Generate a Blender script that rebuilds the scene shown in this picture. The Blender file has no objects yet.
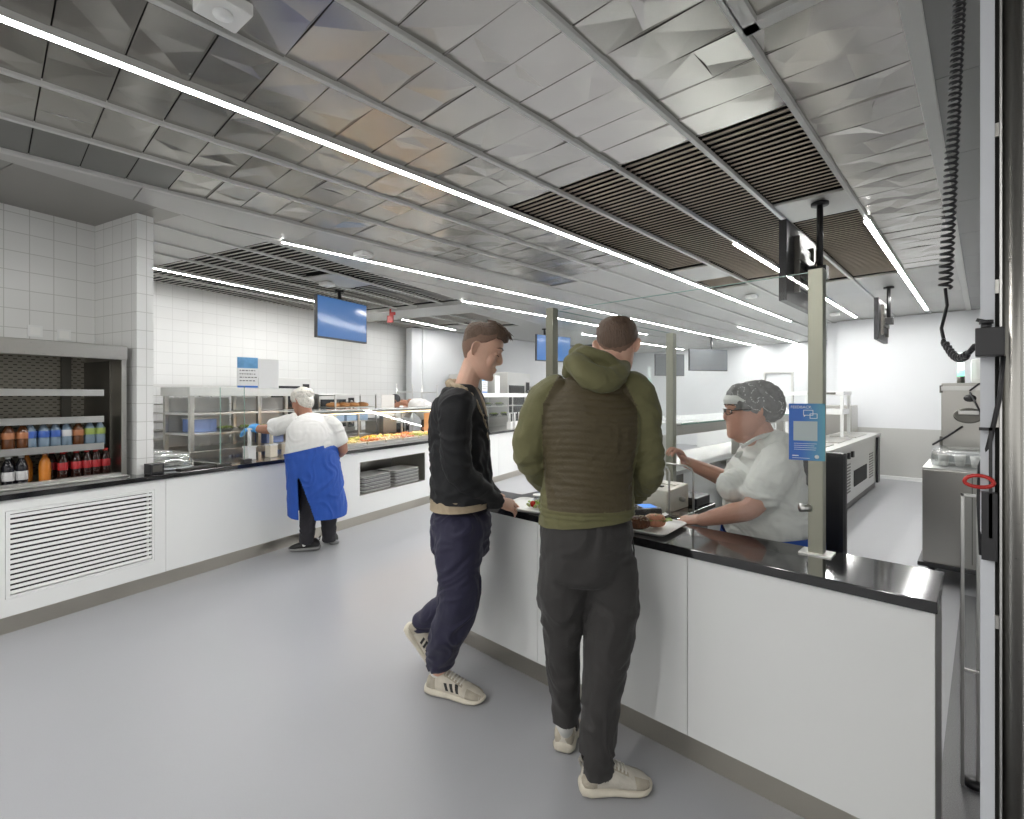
import bpy, bmesh, math, random
from mathutils import Vector, Matrix, noise
random.seed(7)
R = math.radians
COL = bpy.context.scene.collection
SC = bpy.context.scene
# ---------------------------------------------------------------- camera, world, exposure
# world axes: Y runs along the ceiling rails and the kitchen, X along the cash counter.
EYE = 1.52
YAW = math.atan(473 / 499.0)
cam_d = bpy.data.cameras.new('camera')
cam_d.sensor_width = 36; cam_d.lens = 499.0 / 1024 * 36
cam_d.shift_y = -13.5 / 1024
cam_d.clip_start = 0.05; cam_d.clip_end = 200
cam = bpy.data.objects.new('camera', cam_d); COL.objects.link(cam)
cam.location = (0, 0, EYE); cam.rotation_euler = (R(90), 0, YAW)
SC.camera = cam
SC.view_settings.view_transform = 'Standard'
SC.view_settings.look = 'None'
SC.view_settings.gamma = 1
SC.view_settings.use_curve_mapping = False
SC.view_settings.exposure = 1.10
w = bpy.data.worlds.new('world'); SC.world = w; w.use_nodes = True
w.node_tree.nodes['Background'].inputs[0].default_value = (1.0, 0.985, 0.955, 1)
w.node_tree.nodes['Background'].inputs[1].default_value = 0.46
SC.cycles.max_bounces = 10
SC.cycles.transparent_max_bounces = 24
SC.cycles.sample_clamp_indirect = 6
LED_POWER = 46.0

def area(name, loc, size, sizey, power, rot=(0, 0, 0), col=(1, 1, 1)):
    l = bpy.data.lights.new(name, 'AREA'); l.shape = 'RECTANGLE'; l.size = size; l.size_y = sizey
    l.energy = power; l.color = col
    o = bpy.data.objects.new(name, l); COL.objects.link(o); o.location = loc; o.rotation_euler = rot
    return o
# ---------------------------------------------------------------- frames
BE = R(15.68)                      # the serving line and its tiled wall are turned by this angle
CB, SB = math.cos(BE), math.sin(BE)
CH = 2.97                          # ceiling height
def fb(x, y, z=0.0):
    return Vector((x * CB - y * SB, x * SB + y * CB, z))
def W(x, y, z, fr='A'):
    return fb(x, y, z) if fr == 'B' else Vector((x, y, z))
# ---------------------------------------------------------------- materials
MATS = {}
def mat(name, col, rough=0.5, metal=0.0, var=0.0, vscale=8.0, bump=0.0, bscale=60.0, spec=0.5, stretch=None,
        emit=None, coat=0.0, sheen=0.0, sss=0.0, rvar=0.0):
    if name in MATS: return MATS[name]
    m = bpy.data.materials.new(name); m.use_nodes = True
    nt = m.node_tree; b = nt.nodes['Principled BSDF']
    b.inputs['Base Color'].default_value = (*col, 1)
    b.inputs['Roughness'].default_value = rough
    b.inputs['Metallic'].default_value = metal
    b.inputs['Specular IOR Level'].default_value = spec
    if coat: b.inputs['Coat Weight'].default_value = coat; b.inputs['Coat Roughness'].default_value = 0.05
    if sheen: b.inputs['Sheen Weight'].default_value = sheen
    if sss:
        b.inputs['Subsurface Weight'].default_value = sss
        b.inputs['Subsurface Radius'].default_value = (0.02, 0.008, 0.004)
    tc = nt.nodes.new('ShaderNodeTexCoord'); mp = nt.nodes.new('ShaderNodeMapping')
    nt.links.new(tc.outputs['Object'], mp.inputs['Vector'])
    if stretch: mp.inputs['Scale'].default_value = stretch
    n = nt.nodes.new('ShaderNodeTexNoise'); n.inputs['Scale'].default_value = vscale
    n.inputs['Detail'].default_value = 4
    nt.links.new(mp.outputs[0], n.inputs['Vector'])
    mx = nt.nodes.new('ShaderNodeMix'); mx.data_type = 'RGBA'
    v = max(var, 0.02)
    mx.inputs[6].default_value = (*[max(0, c * (1 - v)) for c in col], 1)
    mx.inputs[7].default_value = (*[min(1, c * (1 + v)) for c in col], 1)
    nt.links.new(n.outputs['Fac'], mx.inputs[0]); nt.links.new(mx.outputs[2], b.inputs['Base Color'])
    if rvar:
        mr = nt.nodes.new('ShaderNodeMapRange')
        mr.inputs[3].default_value = max(0.02, rough - rvar); mr.inputs[4].default_value = rough + rvar
        nt.links.new(n.outputs['Fac'], mr.inputs[0]); nt.links.new(mr.outputs[0], b.inputs['Roughness'])
    if bump:
        n2 = nt.nodes.new('ShaderNodeTexNoise'); n2.inputs['Scale'].default_value = bscale; n2.inputs['Detail'].default_value = 3
        nt.links.new(mp.outputs[0], n2.inputs['Vector'])
        bp = nt.nodes.new('ShaderNodeBump'); bp.inputs['Strength'].default_value = bump; bp.inputs['Distance'].default_value = 0.01
        nt.links.new(n2.outputs['Fac'], bp.inputs['Height']); nt.links.new(bp.outputs[0], b.inputs['Normal'])
    if emit:
        b.inputs['Emission Color'].default_value = (*emit[0], 1); b.inputs['Emission Strength'].default_value = emit[1]
    MATS[name] = m; return m
def glass(name, tint=(0.965, 0.985, 0.975), refl=0.16, rough=0.0):
    if name in MATS: return MATS[name]
    m = bpy.data.materials.new(name); m.use_nodes = True; nt = m.node_tree; nt.nodes.clear()
    out = nt.nodes.new('ShaderNodeOutputMaterial'); mix = nt.nodes.new('ShaderNodeMixShader')
    tr = nt.nodes.new('ShaderNodeBsdfTransparent'); tr.inputs[0].default_value = (*tint, 1)
    gl = nt.nodes.new('ShaderNodeBsdfGlossy'); gl.inputs['Roughness'].default_value = rough
    fr = nt.nodes.new('ShaderNodeLayerWeight'); fr.inputs[0].default_value = 0.5
    pw = nt.nodes.new('ShaderNodeMath'); pw.operation = 'POWER'; pw.inputs[1].default_value = 5.0
    nt.links.new(fr.outputs['Facing'], pw.inputs[0])
    mr = nt.nodes.new('ShaderNodeMath'); mr.operation = 'MULTIPLY_ADD'; mr.inputs[1].default_value = 0.35; mr.inputs[2].default_value = refl * 0.2
    nt.links.new(pw.outputs[0], mr.inputs[0]); nt.links.new(mr.outputs[0], mix.inputs[0])
    nt.links.new(tr.outputs[0], mix.inputs[1]); nt.links.new(gl.outputs[0], mix.inputs[2]); nt.links.new(mix.outputs[0], out.inputs[0])
    MATS[name] = m; return m
def tile_mat(name, col, grout, tw, th, rough=0.22, off=(0, 0), msize=0.004):
    m = bpy.data.materials.new(name); m.use_nodes = True; nt = m.node_tree; b = nt.nodes['Principled BSDF']
    tc = nt.nodes.new('ShaderNodeTexCoord'); sp = nt.nodes.new('ShaderNodeSeparateXYZ'); cb = nt.nodes.new('ShaderNodeCombineXYZ')
    ad = nt.nodes.new('ShaderNodeMath'); ad.operation = 'ADD'
    nt.links.new(tc.outputs['Object'], sp.inputs[0])
    nt.links.new(sp.outputs[0], ad.inputs[0]); nt.links.new(sp.outputs[1], ad.inputs[1])
    nt.links.new(ad.outputs[0], cb.inputs[0]); nt.links.new(sp.outputs[2], cb.inputs[1])
    mp = nt.nodes.new('ShaderNodeMapping'); mp.inputs['Location'].default_value = (off[0], off[1], 0)
    nt.links.new(cb.outputs[0], mp.inputs[0])
    br = nt.nodes.new('ShaderNodeTexBrick'); br.offset = 0.0; br.inputs['Scale'].default_value = 1
    br.inputs['Brick Width'].default_value = tw; br.inputs['Row Height'].default_value = th
    br.inputs['Mortar Size'].default_value = msize; br.inputs['Mortar Smooth'].default_value = 0.2
    br.inputs['Color1'].default_value = (*col, 1); br.inputs['Color2'].default_value = (*[c * 0.975 for c in col], 1)
    br.inputs['Mortar'].default_value = (*grout, 1)
    nt.links.new(mp.outputs[0], br.inputs['Vector']); nt.links.new(br.outputs['Color'], b.inputs['Base Color'])
    bp = nt.nodes.new('ShaderNodeBump'); bp.inputs['Strength'].default_value = 0.25; bp.inputs['Distance'].default_value = 0.002; bp.invert = True
    nt.links.new(br.outputs['Fac'], bp.inputs['Height']); nt.links.new(bp.outputs[0], b.inputs['Normal'])
    b.inputs['Roughness'].default_value = rough
    MATS[name] = m; return m
M_WHITE = mat('white_laminate', (0.76, 0.77, 0.76), 0.32, var=0.015, vscale=2)
M_WALL = mat('white_wall_paint', (0.70, 0.715, 0.73), 0.55, var=0.02, vscale=1.5)
M_GREYWALL = mat('grey_dado', (0.46, 0.46, 0.44), 0.45, var=0.02)
M_TILE = tile_mat('white_tile', (0.74, 0.745, 0.73), (0.52, 0.52, 0.50), 0.148, 0.146, msize=.003)
M_TILEF = tile_mat('white_wall_tile_fine', (0.78, 0.785, 0.775), (0.64, 0.64, 0.63), 0.20, 0.15, msize=0.003)
M_STEEL = mat('brushed_steel', (0.50, 0.49, 0.46), 0.30, 1.0, var=0.05, vscale=30, stretch=(1, 1, 12), rvar=0.06)
M_STEELL = mat('light_steel', (0.66, 0.66, 0.64), 0.34, 1.0, var=0.03, vscale=20, rvar=0.05)
M_STEELD = mat('dark_steel', (0.16, 0.155, 0.14), 0.38, 0.9, var=0.06, vscale=20)
M_KICK = mat('steel_kickplate', (0.50, 0.475, 0.42), 0.32, 1.0, var=0.03, vscale=3)
M_STONE = mat('black_stone', (0.012, 0.012, 0.013), 0.10, var=0.3, vscale=120, spec=0.6, coat=0.4)
M_BLACK = mat('black_plastic', (0.018, 0.018, 0.02), 0.4, var=0.1)
M_VOID = mat('dark_void', (0.02, 0.02, 0.018), 0.9)
M_RAIL = mat('ceiling_rail', (0.58, 0.58, 0.56), 0.40, 0.1, var=0.02)
M_RED = mat('red_plastic', (0.45, 0.02, 0.015), 0.4)
M_WPL = mat('white_plastic', (0.80, 0.80, 0.78), 0.35)
M_GLASS = glass('clear_glass', (.985, .993, .988))
M_GLEDGE = mat('glass_edge', (0.25, 0.42, 0.36), 0.15)
M_CLEAR = glass('clear_plastic', (0.90, 0.92, 0.92), 1.6, 0.12)
M_LED = mat('led_diffuser', (1, 1, 1), 0.5, emit=((1.0, 0.99, 0.97), LED_POWER))

def floor_mat(name, col, rough, speck):
    m = bpy.data.materials.new(name); m.use_nodes = True; nt = m.node_tree; b = nt.nodes['Principled BSDF']
    tc = nt.nodes.new('ShaderNodeTexCoord')
    n1 = nt.nodes.new('ShaderNodeTexNoise'); n1.inputs['Scale'].default_value = 1.1; n1.inputs['Detail'].default_value = 5
    n2 = nt.nodes.new('ShaderNodeTexNoise'); n2.inputs['Scale'].default_value = 260; n2.inputs['Detail'].default_value = 2
    for n in (n1, n2): nt.links.new(tc.outputs['Object'], n.inputs['Vector'])
    a = nt.nodes.new('ShaderNodeMix'); a.data_type = 'RGBA'
    a.inputs[6].default_value = (*[c * 0.95 for c in col], 1); a.inputs[7].default_value = (*[c * 1.05 for c in col], 1)
    nt.links.new(n1.outputs['Fac'], a.inputs[0])
    r = nt.nodes.new('ShaderNodeMapRange'); r.inputs[1].default_value = 0.3; r.inputs[2].default_value = 0.7
    r.inputs[3].default_value = 1 - speck; r.inputs[4].default_value = 1 + speck
    nt.links.new(n2.outputs['Fac'], r.inputs[0])
    mu = nt.nodes.new('ShaderNodeVectorMath'); mu.operation = 'SCALE'
    nt.links.new(a.outputs[2], mu.inputs[0]); nt.links.new(r.outputs[0], mu.inputs['Scale'])
    nt.links.new(mu.outputs[0], b.inputs['Base Color'])
    r2 = nt.nodes.new('ShaderNodeMapRange'); r2.inputs[3].default_value = rough - 0.05; r2.inputs[4].default_value = rough + 0.06
    nt.links.new(n1.outputs['Fac'], r2.inputs[0]); nt.links.new(r2.outputs[0], b.inputs['Roughness'])
    bp = nt.nodes.new('ShaderNodeBump'); bp.inputs['Strength'].default_value = 0.05; bp.inputs['Distance'].default_value = 0.002
    nt.links.new(n2.outputs['Fac'], bp.inputs['Height']); nt.links.new(bp.outputs[0], b.inputs['Normal'])
    MATS[name] = m; return m
M_FLOOR = floor_mat('grey_resin_floor', (0.325, 0.33, 0.345), 0.36, 0.03)
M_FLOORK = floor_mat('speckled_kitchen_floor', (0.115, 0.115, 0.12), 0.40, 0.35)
# ---------------------------------------------------------------- mesh builder
class MB:
    def __init__(s): s.v = []; s.f = []; s.m = []; s.sm = []
    def add(s, vs, fs, mi=0, smooth=False):
        b = len(s.v); s.v += [tuple(v) for v in vs]
        s.f += [tuple(i + b for i in f) for f in fs]; s.m += [mi] * len(fs); s.sm += [smooth] * len(fs); return s
    def box(s, x0, x1, y0, y1, z0, z1, mi=0, T=None, b=0.0):
        if b > 0: return s.bbox(x0, x1, y0, y1, z0, z1, mi, T, b)
        vs = [Vector((x, y, z)) for z in (z0, z1) for y in (y0, y1) for x in (x0, x1)]
        if T is not None: vs = [T @ v for v in vs]
        return s.add(vs, [(0, 2, 3, 1), (4, 5, 7, 6), (0, 1, 5, 4), (2, 6, 7, 3), (0, 4, 6, 2), (1, 3, 7, 5)], mi)
    def bbox(s, x0, x1, y0, y1, z0, z1, mi, T, b):
        bm = bmesh.new(); bmesh.ops.create_cube(bm, size=1)
        for v in bm.verts:
            v.co = Vector(((x0 + x1) / 2 + v.co.x * (x1 - x0), (y0 + y1) / 2 + v.co.y * (y1 - y0), (z0 + z1) / 2 + v.co.z * (z1 - z0)))
        bmesh.ops.bevel(bm, geom=bm.edges[:], offset=b, segments=2, profile=0.7, affect='EDGES')
        vs = [(T @ v.co if T is not None else v.co) for v in bm.verts]
        bm.verts.index_update()
        s.add(vs, [tuple(v.index for v in f.verts) for f in bm.faces], mi, False); bm.free(); return s
    def rings(s, rs, mi=0, smooth=True, cap=True, close=True):
        n = len(rs[0]); vs = [p for r in rs for p in r]; fs = []
        for i in range(len(rs) - 1):
            for j in range(n if close else n - 1):
                k = (j + 1) % n; fs.append((i * n + j, i * n + k, (i + 1) * n + k, (i + 1) * n + j))
        if cap and close:
            fs.append(tuple(range(n - 1, -1, -1))); fs.append(tuple((len(rs) - 1) * n + j for j in range(n)))
        return s.add(vs, fs, mi, smooth)
    def cyl(s, p0, p1, r0, r1=None, n=16, mi=0, smooth=True):
        p0 = Vector(p0); p1 = Vector(p1); r1 = r0 if r1 is None else r1
        d = (p1 - p0).normalized(); a = d.orthogonal().normalized(); b = d.cross(a)
        return s.rings([[p + (a * math.cos(2 * math.pi * j / n) + b * math.sin(2 * math.pi * j / n)) * r for j in range(n)] for p, r in ((p0, r0), (p1, r1))], mi, smooth)
    def lathe(s, prof, c=(0, 0, 0), n=20, mi=0, T=None):
        rs = []
        for r, z in prof:
            ring = [Vector((c[0] + r * math.cos(2 * math.pi * j / n), c[1] + r * math.sin(2 * math.pi * j / n), c[2] + z)) for j in range(n)]
            if T is not None: ring = [T @ p for p in ring]
            rs.append(ring)
        return s.rings(rs, mi, True)
    def tube(s, pts, r, n=10, mi=0, closed=False):
        pts = [Vector(p) for p in pts]; rs = []; prev = None; N = len(pts)
        for i, p in enumerate(pts):
            if closed: t = (pts[(i + 1) % N] - pts[i - 1])
            else: t = (pts[min(i + 1, N - 1)] - pts[max(i - 1, 0)])
            t.normalize()
            a = t.orthogonal().normalized() if prev is None else (prev - t * prev.dot(t)).normalized()
            prev = a; b = t.cross(a); rr = r[i] if isinstance(r, (list, tuple)) else r
            rs.append([p + (a * math.cos(2 * math.pi * j / n) + b * math.sin(2 * math.pi * j / n)) * rr for j in range(n)])
        if closed: rs.append(rs[0])
        return s.rings(rs, mi, True, cap=not closed)
    def prism(s, outline, z0, z1, mi=0, T=None):
        n = len(outline)
        vs = [Vector((x, y, z0)) for x, y in outline] + [Vector((x, y, z1)) for x, y in outline]
        if T is not None: vs = [T @ v for v in vs]
        fs = [tuple(range(n - 1, -1, -1)), tuple(range(n, 2 * n))] + [(i, (i + 1) % n, n + (i + 1) % n, n + i) for i in range(n)]
        return s.add(vs, fs, mi)
    def obj(s, name, mats, parent=None, loc=None, rz=0.0, fr='A', bevel=0.0):
        me = bpy.data.meshes.new(name); me.from_pydata(s.v, [], s.f)
        mats = mats if isinstance(mats, (list, tuple)) else [mats]
        for m in mats: me.materials.append(m)
        me.polygons.foreach_set('material_index', s.m); me.polygons.foreach_set('use_smooth', s.sm); me.update()
        o = bpy.data.objects.new(name, me); COL.objects.link(o)
        if parent is not None:
            o.parent = parent
            if loc is not None: o.location = loc; o.rotation_euler = (0, 0, rz)
        else:
            o.location = W(*(loc or (0, 0, 0)), fr=fr); o.rotation_euler = (0, 0, rz + (BE if fr == 'B' else 0))
        if bevel:
            bv = o.modifiers.new('bevel', 'BEVEL'); bv.width = bevel; bv.segments = 2; bv.limit_method = 'ANGLE'
        return o
def tag(o, label, cat, group=None, kind=None):
    if label: o['label'] = label
    if cat: o['category'] = cat
    if group: o['group'] = group
    if kind: o['kind'] = kind
    return o
def struct(o, label=None):
    o['kind'] = 'structure'
    if label: o['label'] = label
    return o
def thing(name, label, cat, loc, rz=0.0, fr='A', group=None):
    o = bpy.data.objects.new(name, None); COL.objects.link(o); o.empty_display_size = 0.1
    o.location = W(*loc, fr=fr); o.rotation_euler = (0, 0, rz + (BE if fr == 'B' else 0))
    return tag(o, label, cat, group)
def dup(o, loc, rz=0.0, fr='A', label=None, group=None, drot=None):
    c = o.copy(); COL.objects.link(c); c.location = W(*loc, fr=fr)
    c.rotation_euler = drot if drot else (0, 0, rz + (BE if fr == 'B' else 0))
    if label: c['label'] = label
    if group: c['group'] = group
    for ch in list(o.children):
        d = ch.copy(); COL.objects.link(d); d.parent = c
        for g in list(ch.children):
            e = g.copy(); COL.objects.link(e); e.parent = d
    return c
def text_obj(name, s, size, mt, parent=None, loc=(0, 0, 0), rot=(0, 0, 0), align='LEFT', depth=0.0004):
    cu = bpy.data.curves.new(name, 'FONT'); cu.body = s; cu.size = size; cu.align_x = align; cu.extrude = depth
    tmp = bpy.data.objects.new(name, cu); COL.objects.link(tmp)
    dg = bpy.context.evaluated_depsgraph_get(); me = bpy.data.meshes.new_from_object(tmp.evaluated_get(dg))
    bpy.data.objects.remove(tmp); me.materials.clear(); me.materials.append(mt)
    o = bpy.data.objects.new(name, me); COL.objects.link(o); o.location = loc; o.rotation_euler = rot
    if parent is not None: o.parent = parent
    return o
# ================================================================ STRUCTURE
# floor
struct(MB().box(-12, -0.13, -5, 17, -0.05, 0).box(-0.13, 4, 5.15, 17, -.05, 0).obj('floor', M_FLOOR), 'smooth light grey resin floor')
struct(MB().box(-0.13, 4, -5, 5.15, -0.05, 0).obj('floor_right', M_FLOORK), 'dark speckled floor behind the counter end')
# walls
def wallbox(name, x0, x1, y0, y1, z0, z1, m, fr='A', label=None):
    return struct(MB().box(0, x1 - x0, 0, y1 - y0, z0, z1).obj(name, m, loc=(x0, y0, 0), fr=fr), label)
wallbox('wall_left', -5.30, -5.14, -2.0, 2.26, 0, CH, M_TILE, 'B', 'white tiled wall behind the drinks fridge')
wallbox('wall_wing', -5.14, -4.47, 2.11, 2.23, 0, CH, M_TILE, 'B', 'white tiled wing wall beside the drinks fridge')
wallbox('wall_serving', -7.35, -7.15, 2.0, 8.6, 0, CH + 0.05, M_TILEF, 'B', 'pale tiled wall behind the serving line')
wallbox('wall_column', -7.20, -6.70, 8.60, 9.05, 0, CH, M_WALL, 'B')
wallbox('wall_far_left', -9.0, -8.8, 6.2, 15.4, 0, CH, M_WALL)
wallbox('wall_back', -9.0, -2.1, 15.2, 15.4, 0, CH, M_WALL)
wallbox('wall_side', -2.30, -2.10, 11.62, 15.2, 0, CH, M_WALL)
o = struct(MB().box(0, 5.1, 0, 0.2, 0.93, CH).obj('wall_right', M_WALL, loc=(-2.10, 11.42, 0)), 'white upper wall at the end of the kitchen aisle')
struct(MB().box(0, 5.1, -0.004, 0.2, 0, 0.93).obj('wall_right_dado', M_GREYWALL, loc=(-2.10, 11.42, 0)), 'grey lower wall at the end of the kitchen aisle')
struct(MB().box(-2.1, 3, 11.36, 11.416, 0, 0.06).obj('baseboard_right', M_WHITE))
wallbox('wall_kitchen', 2.2, 2.3, 2.0, 11.4, 0, CH, M_WALL)
# door outline and trim on the back wall
g = MB(); g.box(-4.55, -4.5, 15.15, 15.2, 0, 2.15).box(-3.85, -3.8, 15.15, 15.2, 0, 2.15).box(-4.55, -3.8, 15.15, 15.2, 2.15, 2.2)
struct(g.obj('trim_1', M_STEELL))
struct(MB().box(-3.6, -3.2, 15.0, 15.2, 0, CH).obj('wall_pilaster', M_WALL))

# ---------------------------------------------------------------- ceiling
M_PANEL = mat('ceiling_metal_panel', (0.47, 0.455, 0.43), 0.24, 0.88, var=0.05, vscale=3, rvar=0.05)
M_PLATE = mat('ceiling_plate', (0.50, 0.50, 0.485), 0.42, 0.25, var=0.02)
M_SLAT = mat('louvre_slat', (0.52, 0.46, 0.39), 0.42, 0.2, var=0.05)
M_SLATG = mat('louvre_slat_grey', (0.66, 0.64, 0.60), 0.45, 0.1, var=0.05)
M_PERF = mat('perforated_panel', (0.22, 0.22, 0.21), 0.45, 0.5, var=0.3, vscale=400)
struct(MB().box(-12, 4, -3, 17, CH + 0.16, CH + 0.2).obj('ceiling_slab', M_VOID), 'dark void above the ceiling')
S0, SP = 0.181, 0.2355
XR = [-0.20, -0.70, -1.20, -1.705, -2.205, -2.705, -3.18, -3.70, -4.213]
LOUV = {1: [(2.80, 4.185), (4.69, 7.44)], 2: [(2.80, 7.44)], 3: [(2.80, 6.70)], 4: [(2.80, 5.57), (6.25, 6.9)]}
PANEL_END = {0: 7.3, 5: 4.9, 6: 4.9, 7: 5.2}
rng = random.Random(3)
def facet(g, x0, x1, y0, y1, mi=0):
    # a thin metal pan whose face is creased into a few flat facets
    nx = 2; a = 0.006
    top = [[Vector((x0 + (x1 - x0) * i / nx + (rng.uniform(-.08, .08) if 0 < i < nx else 0), y, CH + 0.012 + (rng.uniform(-a, a)))) for i in range(nx + 1)] for y in (y0, y1)]
    mid = [Vector((x0 + (x1 - x0) * (i + 0.5) / nx + rng.uniform(-.09, .09), (y0 + y1) / 2 + rng.uniform(-.05, .05), CH + 0.012 + rng.uniform(-a, a) * 1.4)) for i in range(nx)]
    for i in range(nx):
        q = [top[0][i], top[0][i + 1], top[1][i + 1], top[1][i]]
        g.add(q + [mid[i]], [(1, 0, 4), (2, 1, 4), (3, 2, 4), (0, 3, 4)], mi)
    g.box(x0, x1, y0, y0 + 0.003, CH + 0.012, CH + 0.03, mi); g.box(x0, x1, y1 - 0.003, y1, CH + 0.012, CH + 0.03, mi)
g = MB(); lv = MB()
for k in range(8):
    x1, x0 = XR[k] - 0.012, XR[k + 1] + 0.012
    lou = LOUV.get(k, [])
    pend = PANEL_END.get(k, 2.80)
    n = -14
    while True:
        y0 = S0 + SP * n; y1 = y0 + SP - 0.006; n += 1
        if y1 > pend + 0.02: break
        if k == 0 and 0.9 < (y0 + y1) / 2 < 2.08: continue
        if k == 7 and y0 < 0.8: g.box(x0, x1, y0, y1, CH + 0.012, CH + 0.014, 2)
        elif k == 4 and y0 > 0.0 and y0 < 0.4 and False: pass
        else: facet(g, x0, x1, y0, y1)
    y = pend
    for a, b in lou + [(15.2, 15.2)]:
        while a - y > 0.02:                       # plates between louvre fields
            e = min(a, y + 1.0); g.box(x0, x1, y + 0.003, e - 0.003, CH + 0.012, CH + 0.03, 1); y = e
        if b > a:
            yy = a + 0.02
            while yy < b - 0.02:
                T = Matrix.Translation((0, yy, CH + 0.045)) @ Matrix.Rotation(R(20), 4, 'X')
                lv.box(x0, x1, -0.030, 0.030, -0.004, 0.004, 0, T); yy += 0.064
            y = b
# plates right of the last rail and left of the first
y = -3.0
while y < 11.4:
    g.box(XR[0] + 0.02, 0.75, y + .003, min(y + 1.0, 11.4) - .003, CH + 0.0, CH + 0.03, 3)
    g.box(0.76, 2.2, y + .003, min(y + 1.0, 11.4) - .003, CH + 0.0, CH + 0.03, 3); y += 1.0
struct(g.obj('ceiling', [M_PANEL, M_PLATE, M_PERF, mat('grey_ceiling_plate', (0.24, 0.24, 0.235), 0.42, 0.25)]), 'metal panel ceiling with creased reflective panels')
struct(lv.obj('ceiling_louvre', M_SLAT), 'bronze grey louvre field in the ceiling')
for i, x in enumerate(XR):
    y0 = -3.0; wdt = 0.015 if i else 0.032
    r = MB().box(x - wdt, x + wdt, y0, 11.4 if x > -2.3 else 15.2, CH - 0.010, CH + 0.02)
    if i == 8: r.box(x - 0.045, x - 0.02, y0, 2.55, CH - 0.004, CH + 0.02)
    struct(r.obj('trim_%d' % (i + 2), M_RAIL, bevel=0.004))
# access frame in the first bay
g = MB(); a, b, c, d = -0.697, -0.215, 0.86, 2.10
g.box(-.70, -.2, .84, 2.12, CH + .021, CH + .03)
g.box(a, b, c, c + .06, CH - .01, CH + .03).box(a, b, d - .06, d, CH - .01, CH + .03).box(a, a + .06, c, d, CH - .01, CH + .03).box(b - .06, b, c, d, CH - .01, CH + .03)
g.box(a + .06, b - .06, c + .06, d - .06, CH + .01, CH + .02, 1)
struct(g.obj('ceiling_hatch_frame', [M_RAIL, M_PANEL], bevel=0.003))
# wedge of flat plates between rail at -4.21 and the turned recess line (x_B = -4.2)
def clip_poly(poly, f):
    out = []
    for i in range(len(poly)):
        p, q = poly[i], poly[(i + 1) % len(poly)]; a, b = f(p), f(q)
        if a >= 0: out.append(p)
        if a * b < 0: t = a / (a - b); out.append((p[0] + (q[0] - p[0]) * t, p[1] + (q[1] - p[1]) * t))
    return out
def toB(p): return (p[0] * CB + p[1] * SB, -p[0] * SB + p[1] * CB)
g = MB()
for x1, x0 in ((-4.27, -4.72), (-4.745, -5.24), (-5.26, -5.76), (-5.78, -6.6), (-6.62, -7.6), (-7.62, -8.8)):
    y = -3.0
    while y < 15.2:
        e = min(y + (1.25 if x1 > -4.7 else 1.0), 15.2)
        poly = clip_poly([(x0, y + .003), (x1, y + .003), (x1, e - .003), (x0, e - .003)], lambda p: toB(p)[0] + 4.2)
        if len(poly) > 2: g.prism(poly, CH + 0.0, CH + 0.02)
        y = e
struct(g.obj('ceiling_wedge', M_PLATE))
# soffit over the fridge end (B frame), coloured darker for its shade, and the louvred recess behind the wing wall
g = MB()
for y0 in (-3.0, -1.9, -0.8, 0.3, 1.3):
    y1 = {1.3: 2.12}.get(y0, y0 + (1.1 if y0 < 0.3 else 1.0))
    g.box(-7.2, -4.2, y0 + .003, y1 - .003, CH, CH + .02)
g.box(-7.2, -4.2, 2.12, 2.30, CH, CH + .02)
struct(g.obj('ceiling_soffit', mat('shade_tinted_soffit', (0.30, 0.29, 0.27), 0.4, 0.3), fr='B'))  # the shadow on this part of the ceiling is painted into its base colour
XB = [-4.2, -4.64, -5.16, -5.58, -6.15, -6.57, -7.15]
g = MB(); lv = MB()
for k in range(6):
    x1, x0 = XB[k] - 0.01, XB[k + 1] + 0.01
    g.box(x0, x1, 2.30, 3.10, CH + .012, CH + .03)
    segs = [(3.10, 6.45), (7.20, 8.6 if k > 2 else 9.2)]; (g.box(x0, x1, 8.6, 9.2, CH + .01, CH + .03) if k > 2 else None)
    if k == 1: segs = [(3.10, 4.30), (4.95, 6.45), (7.2, 9.2)]; g.box(x0, x1, 4.30, 4.95, CH + .012, CH + .03)
    if k == 0: segs = [(3.10, 6.45)]
    for a, b in segs:
        yy = a + 0.03
        while yy < b - 0.03:
            T = Matrix.Translation((0, yy, CH + 0.05)) @ Matrix.Rotation(R(20), 4, 'X')
            lv.box(x0, x1, -0.031, 0.031, -0.004, 0.004, 0, T); yy += 0.082
g.box(-7.15, -4.2, 6.45, 7.20, CH - .03, CH + .03)
g.box(-4.64, -4.2, 7.2, 9.2, CH, CH + .03)
for k in range(6): g.box(XB[k + 1], XB[k], 9.2, 13.5, CH + .005, CH + .03)
struct(g.obj('ceiling_recess', M_PLATE, fr='B')); struct(lv.obj('ceiling_recess_louvre', M_SLATG, fr='B'))
for i, x in enumerate(XB[:-1]):
    if i == 4: continue
    struct(MB().box(x - .015, x + .015, 2.30, 9.2, CH - .004, CH + .02).obj('trim_%d' % (i + 20), M_RAIL, fr='B', bevel=0.004))

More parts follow.
